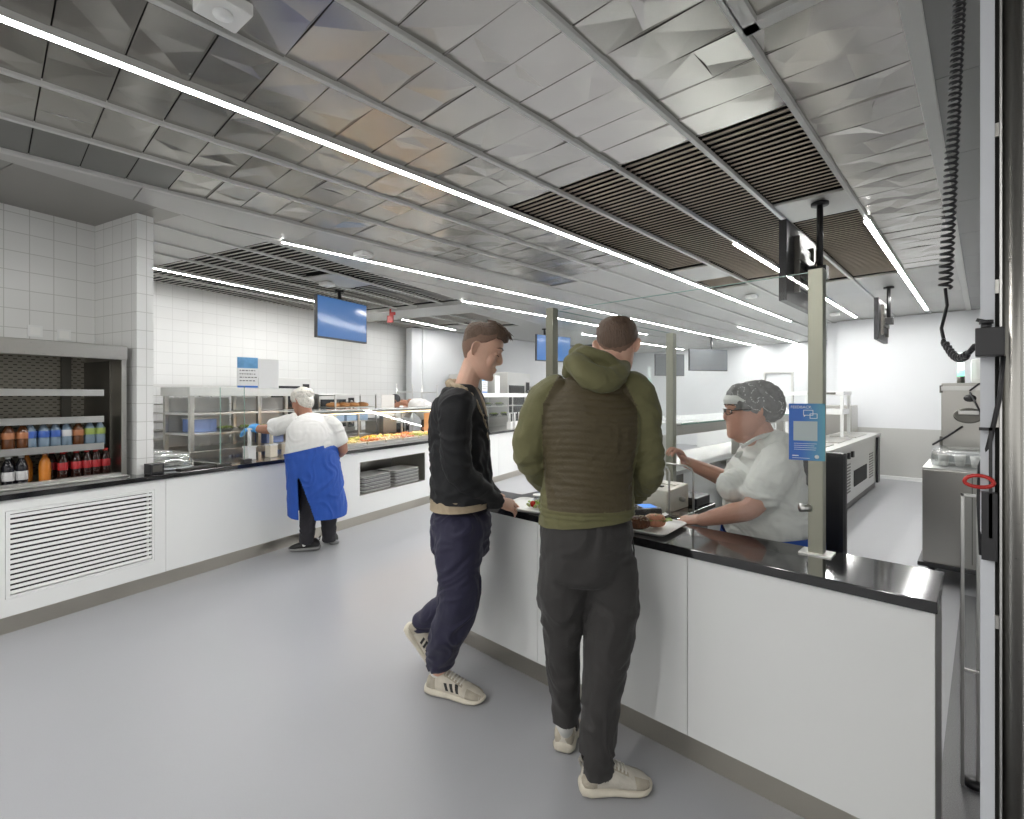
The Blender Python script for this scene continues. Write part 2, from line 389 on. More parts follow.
# ---------------------------------------------------------------- LED lines
def led(y0, y1, x, label, fr='A', z=CH - 0.016, wd=0.020):
    t = thing('linear_ceiling_light', label, 'ceiling light', (x, (y0 + y1) / 2, z), 0, fr, 'linear ceiling lights')
    L = (y1 - y0) / 2
    MB().box(-wd, wd, -L, L, -0.0055, 0.0).obj('diffuser', M_LED, t)
    MB().box(-wd - .004, -wd - .0005, -L, L, -0.005, 0.0).box(wd + .0005, wd + .004, -L, L, -0.005, 0.0).box(-wd - .004, wd + .004, -L, L, 0.0, 0.030).obj('housing', M_RAIL, t)
led(-3.0, 10.6, -2.705, 'longest white light line, running from the upper left corner across the ceiling')
led(4.85, 10.9, -1.705, 'white light line that starts among the bronze louvres above the ceiling-hung screen')
led(4.95, 10.8, -0.702, 'white light line along the right edge of the louvres towards the far white wall')
led(1.90, 15.1, -4.745, 'white light line running beside the turned ceiling recess, above both customers')
led(2.24, 6.3, -6.15, 'white light line inside the louvred recess in front of the tiled wall', 'B')
led(7.3, 9.0, -6.15, 'short white light line beyond the beam, above the bending cook', 'B')
led(4.95, 10.6, -5.72, 'light line that starts just beyond the turned recess')
led(10.74, 15.1, -3.71, 'short far light line between the screens and the rear wall')
led(7.5, 14.6, -3.0, 'light line over the rear kitchen, hidden behind the longest one') if False else None
led(9.5, 14.8, -6.75, 'far light line near the rear left wall')
led(-4.5, -0.55, -0.702, 'unseen light line added behind the camera to brighten the near counter')  # added out of view to brighten the counter fronts facing the camera
led(-4.5, -0.35, -1.705, 'second unseen light line added behind the camera to brighten the near counter')  # second added fill line, also out of view
# ================================================================ COUNTERS
# --- serving counter, B frame. local x = 0 at the front face, y = 0 at B y=0
CL = thing('serving_counter', 'long white fronted serving counter with black stone top along the left wall', 'counter', (-4.32, 0, 0), 0, 'B')
g = MB(); y_edges = [-1.2, 0.18, 2.246, 4.02, 5.93, 7.7, 10.2]
def face(g, y0, y1, hole=None, z0=.114, z1=.857, x=-.02):
    y0 += .0015; y1 -= .0015
    if not hole: g.box(x, 0, y0, y1, z0, z1); return
    a, b, c, d = hole
    g.box(x, 0, y0, a, z0, z1).box(x, 0, b, y1, z0, z1).box(x, 0, a, b, z0, c).box(x, 0, a, b, d, z1)
for i in range(6):
    f = MB(); hole = None
    if i == 1: hole = (1.301, 2.162, .225, .785)
    if i == 3: hole = (4.356, 5.594, .345, .738)
    face(f, y_edges[i], y_edges[i + 1], hole); f.obj('front_panel', M_WHITE, CL)
cc = MB(); cc.box(-.80, -.03, -1.2, 1.2, .10, .857); cc.box(-.80, -.03, 2.2, 4.3, .10, .857); cc.box(-.80, -.03, 5.65, 10.2, .10, .857)
cc.box(-.80, -.60, 1.2, 2.2, .1, .857).box(-.8, -.62, 4.3, 5.65, .1, .857).obj('carcass', M_VOID, CL)
k = MB(); k.box(-.045, -.028, -1.2, 10.2, 0, .108).obj('kick_plate', M_KICK, CL)
MB().box(-.80, .02, -1.2, 10.2, .858, .895).obj('stone_top', M_STONE, CL, bevel=0.003)
# vent grille
v = MB(); v.box(-.03, .001, 1.303, 1.325, .227, .783).box(-.03, .001, 2.146, 2.160, .227, .783).box(-.03, .001, 1.325, 2.146, .227, .245).box(-.03, .001, 1.325, 2.146, .765, .783)
for i in range(16):
    z = .245 + (.765 - .245) * (i + .5) / 16
    v.box(-.003, .003, 1.325, 2.146, -.0102, .0102, 0, Matrix.Translation((-.008, 0, z)) @ Matrix.Rotation(R(-12), 4, 'Y'))
v.obj('vent_grille', M_WHITE, CL)
MB().box(-.07, -.05, 1.32, 2.13, .24, .77).obj('vent_back', M_VOID, CL)
# niche
n = MB(); n.box(-.60, -.0, 4.356, 4.362, .345, .738).box(-.60, 0, 5.588, 5.594, .345, .738).box(-.60, .004, 4.356, 5.594, .345, .352).box(-.60, 0, 4.356, 5.594, .731, .738).box(-.60, -.594, 4.356, 5.594, .345, .738)
n.obj('tray_niche', M_STEEL, CL)
# trays in the niche
M_TRAYW = mat('pale_tray', (0.62, 0.62, 0.60), 0.4, var=0.04); M_TRAYG = mat('grey_tray', (0.36, 0.365, 0.36), 0.4, var=0.04)
def tray_mesh(L, Wd, H=0.018, lip=0.018, r=0.03):
    def rr(hx, hy, z, rad):
        out = []
        for cx, cy, a0 in ((hx - rad, hy - rad, 0), (-hx + rad, hy - rad, 90), (-hx + rad, -hy + rad, 180), (hx - rad, -hy + rad, 270)):
            for s in range(5):
                a = R(a0 + s * 22.5); out.append(Vector((cx + rad * math.cos(a), cy + rad * math.sin(a), z)))
        return out
    g = MB(); hx, hy = L / 2, Wd / 2
    g.rings([rr(hx - lip, hy - lip, 0, r * .7), rr(hx - .004, hy - .004, H * .8, r), rr(hx, hy, H, r), rr(hx - .004, hy - .004, H + .003, r), rr(hx - .008, hy - .008, H * .8, r), rr(hx - lip - .003, hy - lip - .003, .004, r * .7)], 0, True, True)
    return g
tr0 = None
for s, yc in enumerate((4.70, 5.27)):
    for i in range(9):
        z = .353 + i * 0.0215
        lab = ('cafeteria tray in the left stack inside the counter niche', 'cafeteria tray in the right stack inside the counter niche')[s]
        if tr0 is None:
            tr0 = tag(tray_mesh(.34, .50).obj('cafeteria_tray', M_TRAYW, loc=(-4.52, yc, z), fr='B'), lab, 'tray', 'trays stacked in the counter niche'); continue
        c = dup(tr0, (-4.52 + .004 * math.sin(i * 3), yc + .006 * math.sin(i * 2.3), z), 0, 'B', lab)
        if i % 2:
            c.data = c.data.copy(); c.data.materials[0] = M_TRAYG
# --- cash counter, A frame
CF = thing('cash_counter', 'white fronted cash desk with black stone top where the customers stand', 'counter', (-.11, 2.0, 0))
xe = [0.0, -.785, -1.60, -2.36]
for i in range(3):
    MB().box(xe[i + 1] + .0015, xe[i] - .0015, 0, .02, .114, .857).obj('front_panel', M_WHITE, CF)
MB().box(-.012, .0, .022, .30, .0, .857).obj('end_panel', M_STEEL, CF)
MB().box(-2.34, -.02, .03, .30, .05, .857).obj('carcass', M_VOID, CF)
MB().box(-2.36, -.004, .028, .045, 0, .108).obj('kick_plate', M_KICK, CF)
g = MB(); g.prism([(-2.38, -.02), (.006, -.02), (.006, .345), (-2.38, .345)], .858, .895)
g.obj('stone_top', M_STONE, CF, bevel=0.003)
# cashier desk behind the bar
CD = thing('cashier_desk', 'dark work desk behind the cash counter that carries the cash machine', 'desk', (-1.62, 2.70, 0))
MB().box(-.55, .46, -.345, .28, .858, .885).obj('desk_top', M_STONE, CD, bevel=.003)
MB().box(-.53, -.49, -.28, .26, 0, .857).box(-.53, .40, .22, .26, .3, .857).box(.38, .42, -.1, .26, 0, .857).obj('desk_frame', M_STEELD, CD)
# --- glass screen posts
M_POST = mat('champagne_post', (0.30, 0.30, 0.245), 0.35, 0.7, var=0.04, vscale=4)
def post(x, y, w, d, z0, z1, label):
    t = thing('screen_post', label, 'post', (x, y, z0))
    MB().box(-w / 2, w / 2, -d / 2, d / 2, 0.004, z1 - z0).obj('shaft', M_POST, t, bevel=.002)
    MB().box(-w / 2 - .03, w / 2 + .03, -d / 2 - .018, d / 2 + .018, 0, .006).obj('base_plate', M_STEELL, t, bevel=.001)
    return t
P1 = post(-.485, 2.275, .052, .052, .895, 2.022, 'tall square metal post at the near end of the glass screen, carrying the blue notice')
g = MB(); g.cyl((-.05, -.045, .18), (-.02, -.02, .18), .016).box(-.06, 0, -.024, -.014, .168, .192); g.obj('clamp', M_STEELL, P1)
P3 = post(-1.803, 2.235, .050, .050, .895, 2.022, 'square metal post of the glass screen between the two customers')
P2 = post(-1.83, 3.79, .060, .060, 0, 2.022, 'square metal post standing behind the customer in the green jacket')
GS = thing('glass_screen', 'tall clear glass screen standing on the cash counter', 'glass screen', (-1.145, 2.30, .93))
MB().box(-.63, .63, -.004, .004, 0, 1.09).obj('pane', M_GLASS, GS)
MB().box(-.63, .63, -.0042, .0042, 1.0895, 1.092).obj('top_edge', M_GLEDGE, GS)
GS2 = thing('glass_screen', 'clear glass side screen running from the counter back to the rear post', 'glass screen', (-1.82, 3.02, .93))
MB().box(-.004, .004, -.72, .72, 0, 1.09).obj('pane', M_GLASS, GS2)
MB().box(-.0042, .0042, -.72, .72, 1.0895, 1.092).obj('top_edge', M_GLEDGE, GS2)
# ================================================================ DRINKS FRIDGE (B frame)
M_BTLC = glass('clear_bottle', (0.86, 0.90, 0.92), 1.5, 0.05)
M_COLA = mat('cola', (0.02, 0.006, 0.004), 0.12); M_BLACKB = mat('dark_bottle', (0.012, 0.012, 0.016), 0.12)
M_ORNG = mat('orange_drink', (0.50, 0.17, 0.02), 0.2); M_WATER = mat('water_bottle', (0.16, 0.22, 0.28), 0.12)
M_TEA = mat('tea_bottle', (0.10, 0.035, 0.012), 0.12); M_LRED = mat('red_label', (0.33, 0.015, 0.02), 0.4)
M_LBLUE = mat('blue_label', (0.03, 0.09, 0.35), 0.4); M_LGRN = mat('green_label', (0.25, 0.33, 0.07), 0.4)
M_LWHT = mat('white_label', (0.5, 0.5, 0.5), 0.4); M_LORG = mat('orange_label', (0.35, 0.14, 0.06), 0.4)
M_PFB = tile_mat('perforated_back', (0.30, 0.28, 0.24), (0.05, 0.045, 0.04), 0.03, 0.02, 0.4)
# perforated sheet: short dark slots in staggered rows
def slot_mat():
    m = bpy.data.materials.new('slotted_sheet'); m.use_nodes = True; nt = m.node_tree; b = nt.nodes['Principled BSDF']
    tc = nt.nodes.new('ShaderNodeTexCoord'); sp = nt.nodes.new('ShaderNodeSeparateXYZ'); nt.links.new(tc.outputs['Object'], sp.inputs[0])
    def M(op, a, bb=None, c=None):
        n = nt.nodes.new('ShaderNodeMath'); n.operation = op
        for i, q in enumerate((a, bb, c)):
            if q is None: continue
            if isinstance(q, (int, float)): n.inputs[i].default_value = q
            else: nt.links.new(q, n.inputs[i])
        return n.outputs[0]
    zr = M('DIVIDE', sp.outputs[2], 0.022); row = M('FLOOR', zr); fz = M('FRACT', zr)
    off = M('MULTIPLY', M('MODULO', row, 2.0), 0.5)
    fy = M('FRACT', M('ADD', M('DIVIDE', sp.outputs[1], 0.052), off))
    a = M('LESS_THAN', fz, 0.28); c = M('LESS_THAN', fy, 0.45); f = M('MULTIPLY', a, c)
    mx = nt.nodes.new('ShaderNodeMix'); mx.data_type = 'RGBA'; nt.links.new(f, mx.inputs[0])
    mx.inputs[6].default_value = (0.36, 0.34, 0.29, 1); mx.inputs[7].default_value = (0.05, 0.045, 0.04, 1)
    nt.links.new(mx.outputs[2], b.inputs['Base Color']); b.inputs['Metallic'].default_value = 0.6; b.inputs['Roughness'].default_value = 0.4
    return m
FR = thing('drinks_fridge', 'open steel drinks fridge with four shelves standing on the counter by the tiled wall', 'fridge', (-4.50, .30, .896), 0, 'B')
L = 1.755; Dp = -.62
g = MB(); g.box(Dp, 0, L - .035, L, 0, 1.01).box(Dp, 0, -.0, .03, 0, 1.01).box(Dp, 0, 0, L, .985, 1.015).box(Dp, 0, .03, L - .035, .0, .012)
g.obj('casing', M_STEEL, FR, bevel=.003)
MB().box(-.03, .012, 0, L, .905, 1.012).obj('canopy', M_STEEL, FR, bevel=.004)
MB().box(-.05, .0, .03, L - .035, .0, .03).box(-.10, .05, .0, L - .0, .0, .010).obj('front_sill', M_STEELL, FR, bevel=.002)
MB().box(Dp + .03, Dp + .04, .03, L - .035, .01, .98).obj('back_sheet', slot_mat(), FR)
MB().box(Dp + .04, Dp + .07, L - .20, L - .14, .01, .98).box(Dp + .04, -.16, L - .045, L - .036, .01, .90).obj('side_guide', M_STEELD, FR)
for z in (.655, .455, .25):
    s = MB().box(Dp + .06, -.045, .04, L - .14, z - .012, z)
    MB().box(-.045, -.035, .035, L - .135, z - .03, z + .018).obj('price_rail', M_STEELL, s.obj('shelf', M_STEEL, FR))
MB().box(-.03, -.024, .035, L - .036, .015, .90).obj('side_glass', M_GLASS, FR) if False else None
# bottles
def bottle(kind, label, body, capm, labm, h, r, lz0, lz1, group):
    t = thing(kind, label, 'bottle', (0, 0, 0), 0, 'B', group)
    MB().lathe([(r * .82, 0), (r, .008), (r, h * .35), (r * .94, h * .42), (r, h * .5), (r, h * .62), (r * .75, h * .76), (.014, h * .88), (.0135, h * .93)], n=16).obj('body', body, t)
    MB().lathe([(r + .0006, lz0 * h), (r + .001, lz0 * h + .001), (r + .001, lz1 * h), (r + .0005, lz1 * h + .001)], n=16).obj('label', labm, t)
    MB().lathe([(.0155, h * .91), (.0155, h), (.012, h + .001)], n=12).obj('cap', capm, t)
    return t
Yf = lambda ly: .30 + ly
def rowplace(spec, xs, z, group, stepname):
    protos = {}
    for (key, y, xi, lab) in spec:
        loc = (xs[xi], y, z)
        if key not in protos:
            p = BOT[key](lab, group); protos[key] = p; p.location = W(*loc, fr='B'); p.rotation_euler = (0, 0, BE + .6)
        else: dup(protos[key], loc, .6 + .3 * math.sin(y * 40), 'B', lab, group)
BOT = {
 'cola': lambda l, g: bottle('cola_bottle', l, M_COLA, M_RED, M_LRED, .205, .031, .34, .60, g),
 'dark': lambda l, g: bottle('soft_drink_bottle', l, M_BLACKB, M_LWHT, M_LWHT, .20, .033, .16, .46, g),
 'orange': lambda l, g: bottle('orange_drink_bottle', l, M_ORNG, M_LORG, M_ORNG, .205, .033, .34, .56, g),
 'waterb': lambda l, g: bottle('water_bottle', l, M_WATER, M_LBLUE, M_LBLUE, .19, .033, .42, .66, g),
 'waterw': lambda l, g: bottle('water_bottle', l, M_WATER, M_LWHT, M_LWHT, .19, .033, .42, .66, g),
 'green': lambda l, g: bottle('green_label_bottle', l, M_WATER, M_LGRN, M_LGRN, .19, .034, .44, .68, g),
 'tea': lambda l, g: bottle('iced_tea_bottle', l, M_TEA, M_TEA, M_LORG, .19, .034, .42, .64, g),
}
g1 = 'bottles on the bottom shelf of the drinks fridge'; g2 = 'bottles on the upper drinks shelf of the fridge'
bot = []
for i, (k, y) in enumerate([('dark', 1.33), ('dark', 1.405), ('dark', 1.475), ('orange', 1.60), ('cola', 1.70), ('cola', 1.78), ('cola', 1.845), ('cola', 1.90), ('cola', 1.965)]):
    nm = {'dark': 'dark bottle with a white label in the front row of the bottom fridge shelf', 'orange': 'big orange drink bottle in the middle of the bottom fridge shelf', 'cola': 'cola bottle with red cap and red label in the front row of the bottom shelf'}[k]
    bot.append((k, y, 0, nm))
for k, y in [('dark', 1.24), ('dark', 1.31), ('dark', 1.44), ('orange', 1.53), ('cola', 1.67), ('cola', 1.75), ('cola', 1.82), ('cola', 1.89), ('cola', 1.95)]:
    nm = {'dark': 'dark bottle with a white label in the second row of the bottom fridge shelf', 'orange': 'orange capped bottle half hidden behind the dark bottles', 'cola': 'cola bottle with red cap in the second row of the bottom shelf'}[k]
    bot.append((k, y, 1, nm))
rowplace(bot, (-4.62, -4.71), .909, g1, '')
top = []
labs = {'tea': 'dark brown iced tea bottle with orange label on the upper drinks shelf', 'waterb': 'water bottle with a blue label on the upper drinks shelf', 'waterw': 'water bottle with a pale label beside the blue labelled ones', 'green': 'bottle with a yellow green label at the right of the upper drinks shelf'}
for k, y in [('tea', 1.27), ('tea', 1.355), ('tea', 1.43), ('tea', 1.505)]: top.append((k, y - .03, 0, labs[k]))
for k, y in [('waterb', 1.545), ('waterb', 1.615), ('waterb', 1.68), ('waterw', 1.745), ('tea', 1.665 + .15), ('green', 1.885), ('green', 1.955 - .005)]: top.append((k, y - .03, 0, labs[k]))
rowplace([t for t in top if t[1] < 1.94], (-4.60, -4.70), .896 + .251, g2, '')
# outlets on the tile wall
t = thing('wall_socket', 'square white cover plate on the tiles above the fridge', 'socket', (-5.14, 1.72, 2.03), 0, 'B', 'cover plates on the tiled wall')
MB().box(0, .008, -.045, .045, -.045, .045).obj('plate', M_WHITE, t, bevel=.002); MB().box(.008, .010, -.03, .03, -.03, .03).obj('rocker', M_WPL, t)
t = dup(t, (-5.14, 1.90, 2.02), 0, 'B', 'smaller white cover plate to the right of the first, near the wing wall')
# socket box on stone near the wing wall
t = thing('counter_socket', 'small black socket box on the black stone beside the wing wall', 'socket box', (-4.40, 2.20, .896), 0, 'B')
MB().box(-.05, .05, -.05, .05, 0, .085).obj('box', M_BLACK, t, bevel=.004); MB().box(.05, .053, -.035, .035, .02, .07).obj('socket_face', M_STEELD, t, bevel=.001)

# ================================================================ SERVING LINE (B frame)
GB = M_GLASS
# near glass screen: vertical pane across the counter
t = thing('sneeze_guard', 'clear upright glass pane across the serving counter beside the wrapped plates', 'glass guard', (-4.62, 2.72, .896), 0, 'B')
MB().box(-.25, .25, -.003, .003, .02, .70).obj('pane', GB, t); MB().box(-.10, .25, -.03, .03, 0, .022).obj('foot_rail', M_STEELD, t, bevel=.003)
MB().box(.2495, .2515, -.0032, .0032, .02, .70).obj('edge', M_GLEDGE, t)
t = thing('sneeze_guard', 'clear front glass pane standing along the salad section of the counter', 'glass guard', (-4.42, 2.98, .896), 0, 'B')
MB().box(-.003, .003, -.24, .0, .03, .72).obj('pane', GB, t)
MB().box(-.03, .03, -.02, .06, 0, .03).obj('foot_rail', M_STEELD, t, bevel=.003); MB().box(-.0035, .0035, .0, .0025, .03, .72).obj('edge', M_GLEDGE, t)
# wrapped plate stack
M_FILM = mat('cling_film', (0.62, 0.65, 0.66), 0.16, var=0.12, vscale=18, bump=0.6, bscale=22)
t = thing('wrapped_plate_stack', 'stack of white plates under clinging clear film on the stone top', 'plates', (-4.62, 2.44, .896), 0, 'B')
g = MB()
for i in range(6): g.lathe([(.06, .012 + i * .017), (.13, .022 + i * .017), (.132, .025 + i * .017), (.06, .017 + i * .017)], n=24)
g.obj('plate', M_WPL, t)
MB().lathe([(.15, .002), (.158, .04), (.15, .09), (.12, .125), (.04, .135)], n=20).obj('film', M_CLEAR, t)
MB().lathe([(.152, .001), (.159, .012), (.15, .018)], n=20).obj('film_hem', M_FILM, t)
t2 = dup(t, (-4.98, 2.50, .896), .5, 'B', 'second film covered plate stack further back, against the wing wall')
t = thing('serving_tray', 'flat dark tray edge lying on the black stone next to the plates', 'tray', (-4.45, 2.62, .897), 0, 'B')
MB().box(-.06, .06, -.22, .22, 0, .008, b=.003).obj('board', M_STEELD, t); MB().box(-.058, .058, -.218, .218, .008, .011).obj('liner', M_BLACK, t)
# tray trolleys behind
def trolley(loc, label, rz=0):
    t = thing('tray_trolley', label, 'trolley', loc, rz, 'B', 'steel tray trolleys behind the counter')
    g = MB()
    for x in (-.22, .22):
        for y in (-.28, .28): g.box(x - .014, x + .014, y - .014, y + .014, .10, 1.66)
    g.box(-.22, .22, -.294, -.266, 1.63, 1.66).box(-.22, .22, .266, .294, 1.63, 1.66).box(-.234, -.206, -.28, .28, 1.63, 1.66).box(.206, .234, -.28, .28, 1.63, 1.66)
    g.box(-.234, -.206, -.28, .28, .1, .13).box(.206, .234, -.28, .28, .1, .13)
    g.obj('frame', M_STEELL, t)
    g = MB()
    for i in range(13):
        z = .25 + i * .105
        g.box(-.21, .21, -.27, -.25, z, z + .004).box(-.21, .21, .25, .27, z, z + .004)
    g.obj('runner', M_STEELL, t)
    for i in range(1, 13, 2 if rz else 1):
        MB().box(-.2, .2, -.25, .25, .258 + i * .105, .268 + i * .105).obj('tray', M_STEEL, t)
    for x in (-.2, .2):
        for y in (-.26, .26): MB().cyl((x - .012, y, .05), (x + .012, y, .05), .05).obj('castor', M_BLACK, t)
trolley((-6.56, 3.42, 0), 'steel tray trolley with empty shelves directly behind the plate stack')
trolley((-6.80, 4.05, 0), 'steel tray trolley further back, partly hidden by the shelf unit', .2)
# back shelf unit (cold display) parallel to counter
SU = thing('display_shelf', 'steel two tier shelf unit behind the serving counter with food containers', 'shelf unit', (-5.75, 3.25, 0), 0, 'B')
g = MB()
for y in (0, .82, 1.60):
    for x in (-.5, 0): g.box(x - .022, x + .022, y - .022, y + .022, 0, 1.60)
g.obj('upright', M_STEEL, SU, bevel=.003)
MB().box(-.54, .04, -.04, 1.65, 1.52, 1.62).obj('canopy', M_STEELL, SU, bevel=.004)
for z in (1.33, 1.10): MB().box(-.50, .02, -.02, 1.62, z - .025, z).obj('shelf', M_STEELL, SU, bevel=.002)
MB().box(-.54, .04, -.04, 1.65, .80, .90).box(-.5, .0, 0, 1.60, .1, .8).obj('base_cabinet', M_STEEL, SU, bevel=.004)
for y in (.41, 1.21): MB().box(-.56, -.55, y - .38, y + .38, .92, 1.50).obj('back_pane', M_WHITE, SU)
# salad and boxes on shelf
M_SALAD = mat('salad_leaf', (0.32, 0.42, 0.10), 0.45, var=0.5, vscale=30, bump=.5)
M_BLUEB = mat('blue_box', (0.20, 0.30, 0.62), 0.35)
def salad(loc, label, r=.10, fr='B'):
    t = thing('salad_bowl', label, 'salad', loc, 0, fr, 'bowls of green salad')
    MB().lathe([(r * .55, 0), (r, .045), (r + .004, .05), (r * .95, .045), (r * .5, .008)], n=18).obj('bowl', M_CLEAR, t)
    g = MB(); rn = random.Random(int(loc[1] * 1000))
    for i in range(34):
        a = rn.uniform(0, 6.28); q = rn.uniform(0, r * .75); s = rn.uniform(.014, .03)
        c = Vector((q * math.cos(a), q * math.sin(a), .035 + rn.uniform(0, .03)))
        T = Matrix.Translation(c) @ Matrix.Rotation(rn.uniform(0, 6), 4, 'Z') @ Matrix.Rotation(rn.uniform(-.9, .9), 4, 'X')
        g.rings([[T @ Vector((s * k * math.cos(b * .785), s * k * .7 * math.sin(b * .785) , .006 * (1 - k) + .004 * math.sin(b * 2))) for b in range(8)] for k in (1, .6, .05)], 0)
    g.obj('leaves', M_SALAD, t); return t
for i, y in enumerate((3.62, 3.88, 4.12, 4.36)):
    salad((-5.72, y, 1.10), ['leftmost green salad bowl on the lower display shelf', 'second green salad bowl on the lower display shelf', 'third green salad bowl, next to the blue gloved hand', 'fourth green salad bowl, behind the gloved hand'][i])
for i, (y, z, c) in enumerate([(3.50, 1.125, M_BLUEB), (4.42, .90, M_BLUEB)]):
    t = thing('storage_box', ['blue food box behind the salads on the display shelf', 'blue food box under the lower display shelf'][i], 'box', (-6.02, y, z if i else 1.10), 0, 'B')
    MB().box(-.12, .12, -.13, .13, 0, .15, b=.01).obj('tub', c, t); MB().box(-.128, .128, -.138, .138, .15, .165, b=.004).obj('lid', M_WPL, t)
# posters on the canopy
def poster(x, y, z, wd, h, label, blue, rz=0, fr='B'):
    t = thing('counter_sign', label, 'sign', (x, y, z), rz, fr)
    T = Matrix.Rotation(R(6), 4, 'X')
    MB().box(-.004, 0, -wd / 2, wd / 2, 0, h).obj('sheet', mat('poster_paper', (0.82, 0.83, 0.84), .3), t)
    MB().box(-.03, .05, -wd / 2, wd / 2, -.004, 0).obj('stand_foot', M_CLEAR, t)
    if blue:
        MB().box(0, .001, -wd / 2 + .004, wd / 2 - .004, h * .64, h - .004).obj('picture', mat('poster_blue', (0.16, 0.40, 0.80), .35, var=.5, vscale=9), t)
        MB().box(0, .001, -wd / 2 + .004, wd / 2 - .004, .004, h * .07).obj('bottom_band', mat('poster_band', (0.05, 0.2, 0.65), .35), t)
        g = MB(); rn = random.Random(5)
        for r_ in range(4):
            yy = -wd / 2 + .03
            while yy < wd / 2 - .04:
                l = rn.uniform(.008, .03); g.box(0, .0012, yy, yy + l, h * (.22 + .11 * r_), h * (.22 + .11 * r_) + .010); yy += l + .012
        g.obj('print', mat('print_ink', (0.03, 0.03, 0.05), .5), t)
    return t
poster(-5.76, 3.93, 1.62, .24, .38, 'tall poster with a blue picture and dark print on top of the shelf unit', True, -.35)
poster(-5.76, 4.22, 1.62, .24, .37, 'plain white paper sign next to the blue poster on the shelf unit', False, -.35)
# sauce pump bottles
M_CREAM = mat('cream_bottle', (0.78, 0.72, 0.60), .35)
def pump(loc, label, cream, fr='B', grp='sauce dispensers on the serving counter'):
    t = thing('sauce_dispenser', label, 'sauce dispenser', loc, 0, fr, grp)
    m = M_CREAM if cream else M_WPL
    MB().box(-.042, .042, -.042, .042, 0, .12, b=.008).obj('container', m, t)
    MB().box(-.046, .046, -.046, .046, .12, .135, b=.003).obj('lid', M_WPL, t)
    MB().cyl((0, 0, .135), (0, 0, .30), .019, .016).obj('pump_tube', m, t)
    MB().box(-.02, .045, -.014, .014, .29, .31, b=.004).obj('pump_spout', M_WPL, t); return t
for i, (y, cr) in enumerate(((3.13, 0), (3.37, 1), (3.56, 1))):
    pump((-4.56, y, .896), ['white sauce dispenser under the blue gloved hand', 'middle cream coloured sauce dispenser on the black stone', 'cream sauce dispenser closest to the worker in the blue apron'][i], cr)
# --- hot food wells
HW = thing('hot_food_counter', 'steel food well with glass guard and shelf, between the two workers', 'food counter', (-4.85, 3.95, .896), 0, 'B')
MB().box(-.26, .36, 0, 2.9, 0, .018).obj('well_frame', M_STEELL, HW, bevel=.002)
g = MB()
for y in (.25, 1.15, 2.05, 2.85): g.box(-.24, -.22, y - .01, y + .01, .018, .46)
g.obj('guard_post', M_STEELL, HW)
MB().box(-.36, .16, .0, 2.9, .44, .452).obj('top_glass_shelf', mat('milky_glass', (0.72, 0.75, 0.74), .1), HW)
T = Matrix.Translation((.22, 0, .32)) @ Matrix.Rotation(R(-22), 4, 'Y')
MB().box(-.003, .003, 0.05, 2.85, -.15, .13, 0, T).obj('front_glass', GB, HW)
g = MB(); g.box(-.04, .06, .1, 2.8, .40, .438); g.obj('heat_lamp_bar', M_STEEL, HW, bevel=.003)
MB().box(-.02, .04, .15, 2.75, .394, .399).obj('heat_lamp_tube', mat('heat_tube', (1, .7, .4), .4, emit=((1.0, 0.62, 0.30), 9.0)), HW)
FOODS = [((0.78, 0.50, 0.10), 'yellow'), ((0.72, 0.62, 0.30), 'pale yellow'), ((0.55, 0.20, 0.08), 'brown'), ((0.75, 0.62, 0.45), 'cream'), ((0.62, 0.30, 0.22), 'reddish'), ((0.35, 0.42, 0.12), 'green')]
rn = random.Random(11)
for i in range(8):
    for j in range(2):
        c, nm = FOODS[(i + j * 3) % 6] if i > 1 else FOODS[(i + j) % 2]
        t = thing('food_pan', 'pan of %s food, %s in %s row of hot counter' % (nm, ['nearest the worker', 'second', 'third', 'fourth', 'fifth', 'sixth', 'seventh', 'farthest'][i], ['front', 'back'][j]), 'food pan', (-4.62 - .27 * j, 4.15 + .34 * i, .916), 0, 'B', 'pans of food in the hot counter')
        MB().box(-.125, .125, -.155, .155, 0, .03, b=.004).obj('pan', M_STEELL, t)
        g = MB()
        for q in range(26):
            cx, cy, s = rn.uniform(-.1, .1), rn.uniform(-.13, .13), rn.uniform(.012, .028)
            g.lathe([(.001, s), (s * .7, s * .7), (s, 0), (s * .8, -.005)], (cx, cy, .034 + rn.uniform(0, .008)), n=7)
        g.obj('food', mat('food_' + nm.replace(' ', '_'), c, .4, var=.35, vscale=40), t)
# ovens / equipment row against the back wall
M_DARKGL = mat('dark_glass', (0.03, 0.032, 0.035), .08)
def appliance(name, label, cat, x, y, z, dx, dy, dz, door=True, fr='B'):
    t = thing(name, label, cat, (x, y, z), 0, fr)
    MB().box(-dx, 0, 0, dy, 0, dz, b=.006).obj('body', M_STEELL, t)
    if door:
        MB().box(.0, .012, dy * .06, dy * .72, dz * .12, dz * .86, b=.003).obj('door', M_DARKGL, t)
        MB().box(.012, .03, dy * .74, dy * .76, dz * .2, dz * .8).obj('handle', M_STEEL, t)
        MB().box(.0, .006, dy * .80, dy * .96, dz * .1, dz * .9).obj('control_panel', M_BLACK, t)
        for k in range(4): MB().cyl((.006, dy * .88, dz * (.2 + .2 * k)), (.02, dy * .88, dz * (.2 + .2 * k)), .02, n=12).obj('knob', M_STEELL, t)
    return t
appliance('combi_oven', 'steel combi oven on the bench behind the bending cook', 'oven', -6.45, 5.6, .932, .65, .80, .62)
appliance('holding_cabinet', 'tall steel cabinet against the tiled wall with glass front', 'cabinet', -6.5, 4.75, .932, .60, .75, .86, True)
appliance('grill_station', 'low steel fryer bench with dark openings behind the food pans', 'cooking bench', -5.75, 5.0, 0, .5, 1.28, .90, True)
t = appliance('kitchen_bench', 'long steel work bench along the tiled wall', 'bench', -6.45, 4.4, 0, .65, 3.2, .91, False)
MB().box(-.70, .03, -.03, 3.23, .912, .93).obj('bench_top', M_STEELL, t, bevel=.003)
